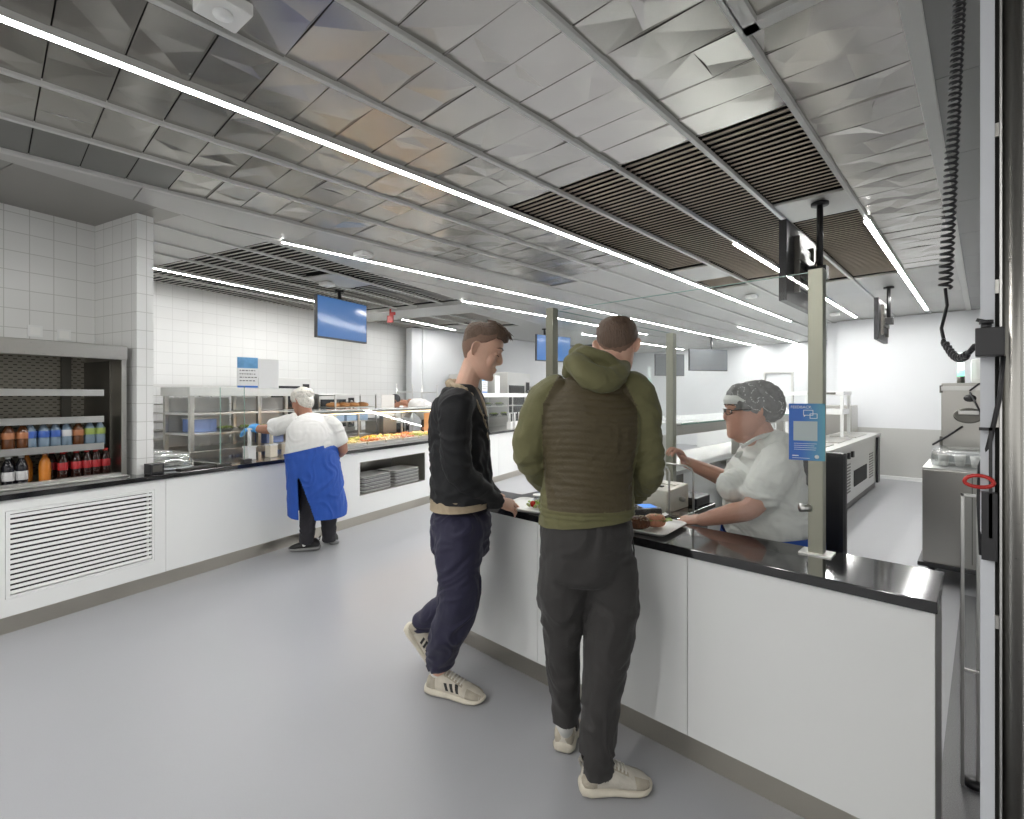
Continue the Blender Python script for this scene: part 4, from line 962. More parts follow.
for k in range(5): MB().lathe([(.028, 0), (.038, .09), (.036, .09), (.001, .01)], (-.2 + k * .1, -.12 + .05 * (k % 2), .005), n=12).obj('cup', M_WPL, t)
MB().box(-.2, .28, .02, .16, .008, .11, b=.02).obj('wrapped_pack', M_FILM, t)
# ---- near post of the roller grille at the right edge, with control box and coiled cable
PY = 1.55
t = thing('grille_guide_post', 'floor to ceiling steel guide post at the right edge of the picture', 'post', (.0, PY, 0))
MB().box(-.008, .016, .0, .10, 0, CH).obj('pale_panel', mat('pale_post_paint', (0.55, 0.57, 0.60), .35), t)
MB().box(.016, .023, .012, .10, 0, CH).obj('dark_slot', M_VOID, t)
MB().box(.0235, .0275, -.004, .10, 0, CH).obj('bright_edge', M_STEELL, t)
MB().cyl((.044, .03, 0), (.044, .03, CH), .017, n=24).obj('round_post', M_STEEL, t)
MB().box(.058, .10, .035, .14, 0, CH).obj('rear_channel', M_STEELL, t)
g = MB()
for z in (.5, 1.0, 1.45, 1.75, 2.1, 2.5): g.box(.0165, .0225, .004, .02, z, z + .03)
g.obj('clip', M_STEEL, t)
t = thing('control_box', 'black control box with a plug on top mounted on the guide post', 'control box', (-.002, PY - .005, 1.607))
MB().box(-.014, .033, -.05, -.0, 0, .062, b=.003).obj('box', M_BLACK, t)
MB().cyl((.004, -.025, .062), (.004, -.025, .072), .009).cyl((.004, -.025, .072), (.004, -.025, .080), .012).tube([(.004, -.025, .077), (-.012, -.025, .083)], .004).obj('plug', M_BLACK, t)
t = thing('coiled_cable', 'black coiled cable hanging from the ceiling down to the control box', 'cable', (0, 0, 0))
g = MB(); top = Vector((-.050, 2.10, CH)); low = Vector((-.083, 1.90, 1.83)); pts = []
N = 62
for i in range(N * 8 + 1):
    k = i / (N * 8); c = top.lerp(low, k); a = i / 8 * 2 * math.pi; rr = .0135 if k > .01 else .002
    pts.append(c + (R_ * math.cos(a) + F_ * math.sin(a)) * rr)
g.tube(pts, .0042, 6)
end = Vector((-.016, PY - .03, 1.632)); a0 = low
dr = [low, low + Vector((.004, 0, -.05)), low + Vector((-.006, -.05, -.12)), low + Vector((.004, -.14, -.165))]
g.tube(dr, .0042, 8); g.obj('coil', M_BLACK, t)
g = MB(); s = dr[-1]; pts = []
for i in range(12 * 8 + 1):
    k = i / 96; c = s.lerp(end, k) + Vector((0, 0, -.035 * math.sin(k * math.pi))); a = i / 8 * 2 * math.pi
    pts.append(c + (Vector((0, 0, 1)) * math.cos(a) + F_ * math.sin(a)) * (.008 if k < .8 else .003))
g.tube(pts, .0038, 6).tube([s.lerp(end, .8) + Vector((0, 0, -.02)), end], .006, 8).obj('lower_coil', M_BLACK, t)
g = MB(); g.tube([(.029, PY - .02, 1.607), (.024, PY - .01, 1.52), (.008, PY, 1.42), (-.008, PY + .01, 1.36), (-.010, PY + .01, 1.28), (-.006, PY, 1.16)], .0045, 8); g.obj('plain_cable', M_BLACK, t)
t = thing('barrier_bracket', 'dark square bracket with a red oval grip beside the guide post', 'bracket', (-.01, PY - .02, 1.105))
MB().box(.0, .022, .0, .006, .338, .345).box(.016, .022, .0, .006, .10, .345).box(.004, .030, .0, .02, .05, .20).obj('bracket_arm', M_BLACK, t)
MB().tube([(.024 * math.cos(a * .3927), 0, .222 + (.015 if math.sin(a * .3927) > 0 else .011) * math.sin(a * .3927)) for a in range(16)], .0042, 8, closed=True).obj('red_grip', M_RED, t)
t = thing('steel_barrier', 'slim steel barrier frame standing in front of the food trolley', 'barrier', (.02, 2.62, 0))
g = MB()
for x, y in ((-.09, 0), (-.045, .03), (-.02, .12)): g.box(x, x + .012, y, y + .012, 0.0, 1.14)
g.box(-.09, -.008, 0, .012, 1.128, 1.14).box(-.09, .0, .0, .012, .45, .46).box(-.02, -.008, .0, .13, 1.128, 1.14)
g.obj('frame', M_STEELL, t, bevel=.002); MB().cyl((-.05, .03, .0), (-.05, .03, .025), .03).obj('foot', M_BLACK, t)
MB().box(-.078, -.035, .004, .008, .47, 1.12).obj('clear_panel', M_GLASS, t)
# ================================================================ PEOPLE
def catmull(P, k=5):
    out = []; n = len(P)
    for i in range(n - 1):
        p0 = P[max(i - 1, 0)]; p1 = P[i]; p2 = P[i + 1]; p3 = P[min(i + 2, n - 1)]
        for j in range(k):
            t = j / k
            out.append([0.5 * ((2 * b) + (-a + c) * t + (2 * a - 5 * b + 4 * c - d) * t * t + (-a + 3 * b - 3 * c + d) * t ** 3) for a, b, c, d in zip(p0, p1, p2, p3)])
    out.append(list(P[-1])); return out
class Sculpt:
    """closed tapering volumes that are fused into one continuous surface"""
    def __init__(s): s.g = MB()
    def limb(s, pts, rad, side=None, n=14, k=4, cap=True):
        P = [list(p) + (list(r) if isinstance(r, (tuple, list)) else [r, r]) for p, r in zip(pts, rad)]
        C = catmull(P, k); rs = []; prev = Vector(side) if side is not None else None
        N = len(C); V = [Vector(c[:3]) for c in C]
        def ring(c, t, ra, rb):
            nonlocal prev
            a = t.orthogonal().normalized() if prev is None else (prev - t * prev.dot(t)).normalized()
            if side is None: prev = a
            b = t.cross(a)
            return [c + a * (ra * math.cos(2 * math.pi * j / n)) + b * (rb * math.sin(2 * math.pi * j / n)) for j in range(n)]
        T = [(V[min(i + 1, N - 1)] - V[max(i - 1, 0)]).normalized() for i in range(N)]
        if cap:
            ra, rb = C[0][3:]; r = min(ra, rb); r *= .35 if r > .055 else 1
            for q in (85, 60, 30): rs.append(ring(V[0] - T[0] * (r * math.sin(R(q))), T[0], ra * math.cos(R(q)), rb * math.cos(R(q))))
        for i in range(N): rs.append(ring(V[i], T[i], max(.002, C[i][3]), max(.002, C[i][4])))
        if cap:
            ra, rb = C[-1][3:]; r = min(ra, rb); r *= .35 if r > .055 else 1
            for q in (30, 60, 85): rs.append(ring(V[-1] + T[-1] * (r * math.sin(R(q))), T[-1], ra * math.cos(R(q)), rb * math.cos(R(q))))
        s.g.rings(rs); return s
    def ball(s, c, r, M=None, n=14):
        r = r if isinstance(r, (tuple, list)) else (r, r, r); rs = []
        for i in range(1, 10):
            ph = math.pi * i / 10; ring = []
            for j in range(n):
                th = 2 * math.pi * j / n
                p = Vector((r[0] * math.sin(ph) * math.cos(th), r[1] * math.sin(ph) * math.sin(th), -r[2] * math.cos(ph)))
                ring.append((M.to_3x3() @ p if M else p) + Vector(c))
            rs.append(ring)
        s.g.rings(rs); return s
    def finish(s, name, mats, parent, voxel=.006, smooth=3, disp=None, matf=None, cut=None, bis=None):
        o = s.g.obj('tmp', mats)
        m = o.modifiers.new('r', 'REMESH'); m.mode = 'VOXEL'; m.voxel_size = voxel; m.use_smooth_shade = True
        if smooth: q = o.modifiers.new('s', 'SMOOTH'); q.iterations = smooth; q.factor = .5
        dg = bpy.context.evaluated_depsgraph_get(); dg.update()
        me = bpy.data.meshes.new_from_object(o.evaluated_get(dg)); bpy.data.objects.remove(o)
        me.name = name
        if disp:
            nor = [v.normal.copy() for v in me.vertices]
            for v, nn in zip(me.vertices, nor):
                d = disp(v.co, nn)
                v.co += (nn * d if isinstance(d, float) else d)
        if cut:
            bm = bmesh.new(); bm.from_mesh(me)
            bmesh.ops.delete(bm, geom=[f for f in bm.faces if cut(f.calc_center_median())], context='FACES'); bm.to_mesh(me); bm.free()
        if bis:
            bm = bmesh.new(); bm.from_mesh(me)
            for co, no in bis: bmesh.ops.bisect_plane(bm, geom=bm.verts[:] + bm.edges[:] + bm.faces[:], plane_co=co, plane_no=no, clear_outer=True)
            bm.to_mesh(me); bm.free()
        me.materials.clear()
        for mm in (mats if isinstance(mats, (list, tuple)) else [mats]): me.materials.append(mm)
        if matf:
            for p in me.polygons: p.material_index = matf(p.center, p.normal)
        else:
            for p in me.polygons: p.material_index = 0
        for p in me.polygons: p.use_smooth = True
        me.update()
        ob = bpy.data.objects.new(name, me); COL.objects.link(ob); ob.parent = parent
        return ob
def skin_mat(name, c, red=(0.55, 0.20, 0.15)):
    m = mat(name, c, .48, var=.10, vscale=14, bump=.12, bscale=180, sss=.12); return m
def fold(scale=(9, 9, 22), amp=.006, seed=0, amp2=.003):
    o = Vector((seed * 3.1, seed * 1.7, seed * 5.3))
    def f(p, n):
        q = Vector((p.x * scale[0], p.y * scale[1], p.z * scale[2])) + o
        w = noise.noise(Vector((p.x * 5, p.y * 5, p.z * 5)) + o) * 1.6
        q += Vector((w, w, w * 1.5))
        a = 1 - abs(noise.noise(q)) * 2.2
        return float(amp * (a - .5) + amp2 * noise.noise(q * 2.3))
    return f
HEAD = [(-.120, .070, .030, .012), (-.114, .084, .005, .030), (-.100, .089, -.020, .043), (-.080, .0865, -.040, .054), (-.062, .0855, -.055, .060), (-.045, .086, -.068, .064),
        (-.028, .0855, -.080, .067), (-.008, .083, -.090, .070), (.012, .079, -.096, .073), (.030, .086, -.099, .0755), (.048, .0885, -.100, .0765), (.066, .086, -.098, .076),
        (.084, .078, -.092, .0725), (.100, .062, -.079, .064), (.112, .042, -.060, .049), (.120, .018, -.036, .029), (.123, -.003, -.015, .010)]
def hprof(z):
    z = max(HEAD[0][0], min(HEAD[-1][0], z))
    for a, b in zip(HEAD, HEAD[1:]):
        if z <= b[0]:
            t = (z - a[0]) / (b[0] - a[0]); return [a[i] + (b[i] - a[i]) * t for i in (1, 2, 3)]
def hpoint(th, z, off=0.0):
    f, bk, w = hprof(z); yc = (f + bk) / 2 - .004; hy = (f - bk) / 2
    c, s_ = math.cos(th), math.sin(th)
    x = w * math.copysign(abs(c) ** .9, c); y = (f + bk) / 2 + hy * math.copysign(abs(s_) ** .92, s_)
    k = 1 + off / max(.02, math.hypot(x, y - (f + bk) / 2))
    return Vector((x * k, (f + bk) / 2 + (y - (f + bk) / 2) * k, z))
def add_head(sc, M, smile=False, ears=True, round_=0.0):
    g = MB(); n = 28
    rs = [[M @ hpoint(2 * math.pi * j / n, z, round_ if z < 0 else 0) for j in range(n)] for z, *_ in HEAD]
    sc.g.rings(rs)
    p = lambda *a: M @ Vector(a)
    side = M.to_3x3() @ Vector((1, 0, 0)); s = (M.to_3x3() @ Vector((0, 0, 1))).length
    sc.limb([p(0, .076, .032), p(0, .085, .010), p(0, .096, -.010), p(0, .0975, -.021), p(0, .078, -.033)], [(.006 * s, .010 * s), (.008 * s, .013 * s), (.0095 * s, .0145 * s), (.010 * s, .0115 * s), (.009 * s, .007 * s)], side=side, n=12)
    for sx in (-1, 1):
        sc.ball(p(sx * .010, .089, -.027), (.0085 * s, .010 * s, .008 * s), M)
        sc.limb([p(sx * .014, .0835, .033), p(sx * .032, .082, .037), p(sx * .050, .066, .032)], [.007 * s, .0075 * s, .006 * s], n=8)
        sc.ball(p(sx * .035, .053, -.024), (.024 * s, .026 * s, .034 * s), M)
        sc.ball(p(sx * .030, .071, .010), (.016 * s, .011 * s, .011 * s), M)
        if ears:
            T = M @ Matrix.Translation((sx * .0755, -.026, -.002)) @ Matrix.Rotation(R(sx * 24), 4, 'Z') @ Matrix.Rotation(R(-8), 4, 'X')
            q = lambda *a: T @ Vector(a)
            sc.limb([q(0, .006, -.026), q(sx * .006, -.004, -.020), q(sx * .012, -.014, .0), q(sx * .013, -.016, .018), q(sx * .009, -.006, .032), q(sx * .003, .008, .026), q(0, .010, .010)], [.0055 * s] * 7, n=8, k=3)
            sc.ball(q(sx * .003, -.002, .002), (.005 * s, .012 * s, .024 * s), T)
    w = .024 if not smile else .030
    up = .006 if smile else 0
    sc.limb([p(-w, .072, -.056 + up), p(-w * .5, .086, -.0565 + up * .2), p(0, .0905, -.0565), p(w * .5, .086, -.0565 + up * .2), p(w, .072, -.056 + up)], [.003 * s, .0055 * s, .0065 * s, .0055 * s, .003 * s], n=8)
    sc.limb([p(-w * .8, .073, -.062 + up), p(-w * .4, .085, -.067), p(0, .0885, -.069), p(w * .4, .085, -.067), p(w * .8, .073, -.062 + up)], [.003 * s, .006 * s, .0065 * s, .006 * s, .003 * s], n=8)
    sc.ball(p(0, .078, -.100), (.021 * s, .016 * s, .016 * s), M)
def frame_m(origin, fwd, up=(0, 0, 1), s=1.0):
    y = Vector(fwd).normalized(); x = y.cross(Vector(up)).normalized(); z = x.cross(y)
    return Matrix.Translation(origin) @ Matrix(((x.x, y.x, z.x, 0), (x.y, y.y, z.y, 0), (x.z, y.z, z.z, 0), (0, 0, 0, 1))) @ Matrix.Scale(s, 4)
def face_parts(parent, M, brow, lashes=True, lids=True, eye=True, lip=(0.42, 0.16, 0.13)):
    """eyes, brows and the lip colour, as small meshes lying on the face"""
    g = MB(); h = MB()
    for sx in (-1, 1):
        if eye:
            rs = []
            for i in range(1, 8):
                ph = math.pi * i / 8
                rs.append([M @ Vector((sx * .030 + .011 * math.sin(ph) * math.cos(t * .6283), .0765 + .009 * math.sin(ph) * math.sin(t * .6283), .010 - .0075 * math.cos(ph))) for t in range(10)])
            g.rings(rs)
        h.tube([M @ Vector(q) for q in ((sx * .014, .0895, .0405), (sx * .028, .0905, .0445), (sx * .042, .081, .043), (sx * .051, .071, .037))], [.0022, .003, .0026, .0014], 7)
        if lashes: h.tube([M @ Vector(q) for q in ((sx * .018, .0845, .007), (sx * .030, .0875, .0045), (sx * .043, .079, .007))], .0020, 6)
    if eye: g.obj('eyes', mat('eye_white', (0.62, 0.58, 0.55), .25), parent)
    h.obj('eyebrows', brow, parent)
def make_hair(parent, M, m, thick, line, seed=1, n=64, rows=22, jag=.004, fade=0, fm=None):
    """hair volume: line(th) = lower edge height, thick(th, k, z) = thickness (k 0 at the edge, 1 at the crown)"""
    rs = []; rn = random.Random(seed)
    jit = [rn.uniform(-jag, jag) for _ in range(n)]
    for i in range(rows + 1):
        k = i / rows; ring = []
        for j in range(n):
            th = 2 * math.pi * j / n; z0 = line(th) + jit[j]; z = z0 + (.1229 - z0) * (k ** .85)
            t = thick(th, k, z) * (1 if k > 0 else 0) - (.004 if i == 0 else 0)
            nz = noise.noise(Vector((math.cos(th) * 6, math.sin(th) * 6, z * 55 + seed))) * .0028 * min(1, k * 4)
            p = hpoint(th, z, t + nz)
            if z > .085: p.z += (t + nz) * ((z - .085) / .038) * .9
            ring.append(M @ p)
        rs.append(ring)
    g = MB(); g.rings(rs, cap=False)
    g.add([rs[-1][j] for j in range(n)], [tuple(range(n))], 0, True)
    if fade:
        for i in range(rows):
            for j in range(n):
                if i < fade and math.sin(2 * math.pi * j / n) < .55: g.m[i * n + j] = 1
        m = [m, fm]
    return g.obj('hair', m, parent)
def hair_mat(name, c):
    m = mat(name, c, .62, var=.35, vscale=90, bump=.9, bscale=160, stretch=(1, 1, .25)); return m
def add_hand(sc, wrist, d, nrm, thumb_side, curl=(25, 30, 20), L=.185, spread=6, tcurl=20, fingers=(1, 1, 1, 1)):
    """palm and five separate bent fingers. d = direction of the fingers, nrm = back of the hand, thumb_side = unit vector"""
    d = Vector(d).normalized(); nrm = Vector(nrm); nrm = (nrm - d * nrm.dot(d)).normalized(); s = Vector(thumb_side); s = (s - d * s.dot(d) - nrm * s.dot(nrm)).normalized()
    w = Vector(wrist); P = .52 * L
    sc.limb([w - d * .02, w + d * .02, w + d * (P * .55), w + d * (P * .92)], [(.026, .020), (.030, .017), (.039, .015), (.040, .012)], side=s, n=14)
    for i, (off, ln, r) in enumerate(((.030, .44, .0088), (.0105, .49, .0090), (-.0105, .46, .0086), (-.030, .36, .0076))):
        fd = (d + s * math.tan(R((1.4 - i) * spread))).normalized(); p = w + d * (P * (.88 if i < 3 else .82)) + s * off
        pts = [p - fd * .012, p]; ang = 0; c = [q * fingers[i] for q in curl]
        for sg, a in zip((.45, .30, .25), c):
            ang += a; dd = (fd * math.cos(R(ang)) - nrm * math.sin(R(ang))); p = p + dd * (L * ln * sg); pts.append(p)
        sc.limb(pts, [r * 1.1, r * 1.08, r, r * .93, r * .78], n=10, k=3)
    b = w + d * (.012) + s * .022
    t1 = (d * .62 + s * .75 - nrm * .25).normalized(); t2 = (d * .85 + s * .40 - nrm * .35 * (tcurl / 20)).normalized(); t3 = (d * .95 + s * .15 - nrm * .3 * (tcurl / 20)).normalized()
    sc.limb([b, b + t1 * .038, b + t1 * .038 + t2 * .034, b + t1 * .038 + t2 * .034 + t3 * .026], [.0145, .0125, .0105, .0085], n=10, k=3)
def person(label, u0, d0, cat='person'):
    """an empty on the floor whose local x runs to the right of the picture and local y away from it"""
    p = R_ * ((u0 - 512) / 499 * d0) + F_ * d0
    t = thing('person', label, cat, (p.x, p.y, 0), YAW)
    x0 = (u0 - 512) / 499 * d0
    J = lambda u, v, d: Vector(((u - 512) / 499 * d - x0, d - d0, EYE - (v - 396) / 499 * d))
    return t, J
def shoe(parent, heel, toe, m_up, m_sole, L=.30, stripes=None, lift=0.0, wide=1.0, style=0, dirt=None, up=None, hz=1.0):
    """running shoe from heel point to toe point (both on the sole)"""
    heel = Vector(heel); toe = Vector(toe); f = (toe - heel).normalized(); L = (toe - heel).length
    up = Vector(up) if up is not None else Vector((0, 0, 1)); s = f.cross(up).normalized(); u = s.cross(f)
    P = lambda a, b, c: heel + f * a * L + s * b + u * c
    W = [(0.0, .018, .06), (.03, .034, .088), (.12, .042, .112), (.25, .043, .124), (.36, .042, .122), (.48, .044, .106), (.60, .049, .088), (.73, .053, .070), (.86, .049, .056), (.95, .035, .044), (1.0, .014, .030)]
    def sec(a, w, z0, z1, n=16, sq=2.4):
        out = []
        for j in range(n):
            t = 2 * math.pi * j / n; c, q = math.cos(t), math.sin(t)
            x = w * math.copysign(abs(c) ** (2 / sq), c); z = math.copysign(abs(q) ** (2 / sq), q)
            zz = (z0 + z1) / 2 + (z1 - z0) / 2 * z
            if z > 0: x *= 1 - .42 * z * z
            out.append(P(a, x * wide, zz))
        return out
    MB().rings([sec(a, w, .016, h * hz) for a, w, h in W]).obj('shoe_upper', m_up, parent)
    S = [(-.03, .022, .014, .042), (.0, .040, .004, .048), (.12, .050, 0, .046), (.3, .047, .0, .038), (.45, .045, .0, .034), (.62, .054, 0, .032), (.78, .058, .0, .030), (.9, .051, .002, .030), (.98, .034, .010, .032), (1.02, .014, .018, .030)]
    MB().rings([sec(a, w, z0, z1, sq=3.5) for a, w, z0, z1 in S]).obj('shoe_sole', m_sole, parent)
    def prof(a):
        for A, B in zip(W, W[1:]):
            if a <= B[0]:
                t = (a - A[0]) / (B[0] - A[0]); return A[1] + (B[1] - A[1]) * t, (A[2] + (B[2] - A[2]) * t) * hz
        return W[-1][1], W[-1][2] * hz
    def surf(a, deg, off=.0014):
        w, h = prof(a); t = R(deg); c, q = math.cos(t), math.sin(t)
        x = w * math.copysign(abs(c) ** (2 / 2.4), c); z = math.copysign(abs(q) ** (2 / 2.4), q); zz = (.016 + h) / 2 + (h - .016) / 2 * z
        if z > 0: x *= 1 - .42 * z * z
        return P(a, (x + math.copysign(off, c)) * wide, zz + off * max(0, q))
    def patch(g, a0, a1, d0, d1, na=6, nd=8, off=.0016):
        vs = [surf(a0 + (a1 - a0) * i / na, d0 + (d1 - d0) * j / nd, off) for i in range(na + 1) for j in range(nd + 1)]
        g.add(vs, [(i * (nd + 1) + j, i * (nd + 1) + j + 1, (i + 1) * (nd + 1) + j + 1, (i + 1) * (nd + 1) + j) for i in range(na) for j in range(nd)], 0, True)
    g = MB()
    for k in range(6):
        a = .36 + .052 * k
        g.tube([surf(a, 48, .002), surf(a + .012, 68, .004), surf(a + .018, 90, .0045), surf(a + .012, 112, .004), surf(a, 132, .002)], .0032, 6)
    g.obj('shoelace', mat('shoelace_white', (.62, .60, .54), .8) if m_up.name.startswith('worn') else m_up, parent)
    g = MB(); patch(g, .0, .20, -30, 60); patch(g, .0, .20, 120, 210); patch(g, .74, .97, -40, 55); patch(g, .74, .97, 125, 220); patch(g, .34, .66, 40, 62); patch(g, .34, .66, 118, 140)
    g.obj('shoe_overlay', mat('shoe_overlay', (.36, .325, .26), .75, var=.35, vscale=30, bump=.3, bscale=160) if m_up.name.startswith('worn') else m_up, parent)
    MB().tube([P(.01, -.006, .095 * hz), P(-.03, 0, .125 * hz), P(-.02, 0, .136 * hz), P(.03, .004, .112 * hz)], .004, 7).obj('heel_tab', m_up if not stripes else stripes, parent)
    if stripes:
        for sd in (-1, 1):
            g = MB()
            for k in range(3):
                a0 = .40 + k * .095
                def sp(a, z):
                    for A, B in zip(W, W[1:]):
                        if a <= B[0]:
                            t = (a - A[0]) / (B[0] - A[0]); w = A[1] + (B[1] - A[1]) * t; h = (A[2] + (B[2] - A[2]) * t) * hz; break
                    zn = max(0, min(1, (z - .016 - (h - .016) / 2) / ((h - .016) / 2)))
                    x = w * (1 - abs(zn) ** 2.4) ** (1 / 2.4) if zn < 1 else 0
                    return P(a, sd * (x * (1 - .42 * zn * zn) + .0016) * wide, z)
                rows = 6
                for r_ in range(rows):
                    za, zb = .046 + .036 * r_ / rows, .046 + .036 * (r_ + 1) / rows
                    sl = lambda z: a0 - (z - .04) * 1.1
                    g.add([sp(sl(za), za), sp(sl(za) + .052, za), sp(sl(zb) + .052, zb), sp(sl(zb), zb)], [(0, 1, 2, 3)], 0, True)
            g.obj('shoe_stripes', stripes, parent)
    return P
# ---------------------------------------------------------------- customer in black (profile, looking down to the right)
M_SKIN1 = skin_mat('skin_fair', (0.60, 0.37, 0.275)); M_SKIN2 = skin_mat('skin_ruddy', (0.55, 0.30, 0.225)); M_SKIN3 = skin_mat('skin_tan', (0.40, 0.20, 0.13))
M_BLACKK = mat('black_sweater', (0.007, 0.0075, 0.009), .85, var=.2, vscale=60, bump=.25, bscale=260)
M_NAVY = mat('navy_trousers', (0.012, 0.011, 0.035), .8, var=.15, vscale=40, bump=.2, bscale=260, sheen=.08)
M_BEIGE = mat('beige_lining', (0.36, 0.29, 0.20), .85, var=.15, vscale=50, bump=.3, bscale=120)
M_SHOEW = mat('worn_white_shoe', (0.52, 0.48, 0.40), .7, var=.28, vscale=22, bump=.3, bscale=150)
M_SOLEW = mat('worn_white_sole', (0.55, 0.51, 0.42), .6, var=.22, vscale=18)
M_HAIRB = hair_mat('brown_hair', (0.095, 0.058, 0.037)); M_HAIRF = mat('faded_hair', (0.17, 0.10, 0.068), .7, var=.2, vscale=120)
A, J = person('person in black sweater and navy trousers, seen from the side, looking down at a tray', 455, 2.60)
x_, y_, z_ = Vector((1, 0, 0)), Vector((0, 1, 0)), Vector((0, 0, 1))
hipn, hipf = J(458, 520, 2.50), J(462, 520, 2.72)
kn_n, kn_f = J(459, 602, 2.44), J(452, 600, 2.72)
an_n, an_f = J(438, 672, 2.56), J(421, 628, 2.80)
waist, chest, neckb = J(463, 490, 2.60), J(459, 430, 2.60), J(462, 392, 2.61)
shn, shf = J(456, 408, 2.42), J(466, 404, 2.80)
eln, wrn = J(459, 470, 2.38), J(497, 502, 2.55)
elf, wrf = J(468, 470, 2.82), J(499, 500, 2.76)
HM = frame_m(J(481.5, 352, 2.61), (1, -.06, -.36), (.36, 0, 1), 1.12)
s = Sculpt()
add_head(s, HM, smile=True)
s.limb([J(464, 402, 2.61), J(466, 388, 2.61), J(470, 374, 2.61), J(475, 360, 2.61)], [(.075, .085), (.058, .064), (.055, .058), (.052, .056)], side=y_)
s.limb([J(461, 515, 2.6), waist, chest, J(462, 402, 2.61), neckb], [(.12, .09), (.135, .09), (.17, .10), (.15, .085), (.06, .06)], side=y_)
s.limb([shn, eln, wrn], [.045, .038, .027]); s.limb([shf, elf, wrf], [.045, .038, .027])
s.limb([hipn + Vector((0, .05, -.05)), kn_n, an_n], [.06, .05, .038]); s.limb([hipf + Vector((0, -.04, -.05)), kn_f, an_f], [.06, .05, .038])
s.limb([an_n, J(441, 684, 2.545), J(458, 690, 2.52)], [.036, .028, .016]); s.limb([an_f, J(419, 638, 2.80), J(428, 650, 2.80)], [.034, .022, .012])
add_hand(s, wrn, (J(524, 508, 2.66) - wrn), (-.1, -.75, .6), (.1, .5, .8), (18, 22, 16), .20)
add_hand(s, wrf, (J(522, 506, 2.84) - wrf), (0, .1, 1), (.2, -1, 0), (30, 35, 25), .19)
s.finish('body', M_SKIN1, A, .0040, 5)
face_parts(A, HM, M_HAIRB, eye=False)
MB().tube([HM @ Vector(q) for q in ((-.022, .0795, -.056), (-.012, .0885, -.0612), (0, .0925, -.0622), (.012, .0885, -.0612), (.022, .0795, -.056))], .0016, 6).obj('mouth_line', mat('mouth_dark', (.10, .02, .02), .6), A)
def line1(th):
    s_ = math.sin(th)                      # +1 = face side, -1 = nape
    if s_ > .55: return .078
    if s_ > -.1: return .030 + .048 * max(0, (s_ + .1) / .65) ** 2
    return .030 - .105 * min(1, (-.1 - s_) / .9) ** .8
def thick1(th, k, z):
    fr = max(0, math.sin(th)); base = .0025 + .014 * max(0, min(1, (z - .045) / .05))
    return base + .020 * fr * max(0, min(1, (z - .070) / .03))
make_hair(A, HM, M_HAIRB, thick1, line1, 3, fade=8, fm=M_HAIRF)
# quiff: strands swept forward over the forehead
g = MB(); rn = random.Random(9)
for i in range(90):
    a = rn.uniform(-.055, .055); y0 = rn.uniform(.0, .07); zt = .128 + rn.uniform(0, .016) - (y0 * .25)
    p0 = Vector((a, y0 - .02, zt)); p1 = Vector((a * 1.02, y0 + .02, zt + .006)); p2 = Vector((a * 1.05 + rn.uniform(-.006, .006), y0 + .048, zt - .006 - rn.uniform(0, .014)))
    g.tube([HM @ p0, HM @ p1, HM @ p2], [.004, .0038, .0008], 5)
g.obj('hair_quiff', M_HAIRB, A)
# sweater: torso + sleeves
f = Sculpt()
f.limb([J(461, 504, 2.60), J(462, 486, 2.60), J(460, 455, 2.60), J(459, 430, 2.60), J(459, 412, 2.60), J(460, 399, 2.61), J(459, 390, 2.61)],
       [(.190, .158), (.192, .162), (.185, .156), (.19, .156), (.185, .146), (.155, .125), (.12, .095)], side=y_, n=24)
f.limb([J(459, 406, 2.50), shn + Vector((0, 0, .005)), (shn + eln) / 2 + Vector((-.01, -.01, 0)), eln, (eln + wrn) / 2 + Vector((0, 0, -.008)), wrn + (eln - wrn) * .08], [.085, .086, .076, .070, .058, .046], n=16)
f.limb([J(462, 404, 2.74), shf, (shf + elf) / 2, elf, (elf + wrf) / 2, wrf + (elf - wrf) * .1], [.085, .082, .07, .065, .056, .044], n=16)
f.limb([wrn + (eln - wrn) * .14, wrn + (eln - wrn) * .02], [.045, .041], n=14)
vneck = lambda c: False
zs = J(461, 499, 2.60).z; xs = J(487, 499, 2.55).x
f.finish('sweater', M_BLACKK, A, .0065, 4, fold((8, 8, 14), .009, 2, .003), None, lambda c: c.z < zs and c.x < xs)
# V neck edge, collar roll and shirt hem in beige
f = Sculpt()
f.limb([J(466, 391, 2.50), J(456, 388, 2.53), J(450, 385, 2.60), J(455, 384, 2.68), J(468, 388, 2.71)], [(.017, .024), (.020, .028), (.021, .030), (.020, .028), (.016, .022)], n=12)
f.limb([J(466, 391, 2.50), J(475, 401, 2.50), J(484, 420, 2.52), J(489, 440, 2.56)], [.017, .010, .008, .005], n=10)
f.finish('beige_collar', M_BEIGE, A, .0045, 2, fold((30, 30, 30), .006, 7, .003))
f = Sculpt(); f.limb([J(474, 392, 2.60), J(481, 408, 2.59), J(485, 428, 2.58)], [(.05, .03), (.045, .028), (.02, .02)], side=y_, n=14)
f.finish('shirt_front', mat('tan_shirt', (.30, .22, .15), .85, var=.1), A, .006, 2)
f = Sculpt(); f.limb([J(461, 520, 2.60), J(461, 490, 2.60)], [(.188, .163), (.184, .157)], side=y_, n=24); f.finish('shirt_hem', M_BEIGE, A, .006, 2, None, None, None, [(J(461, 506, 2.60), (0.05, 0, -1)), (J(461, 496, 2.6), (0, 0, 1))])
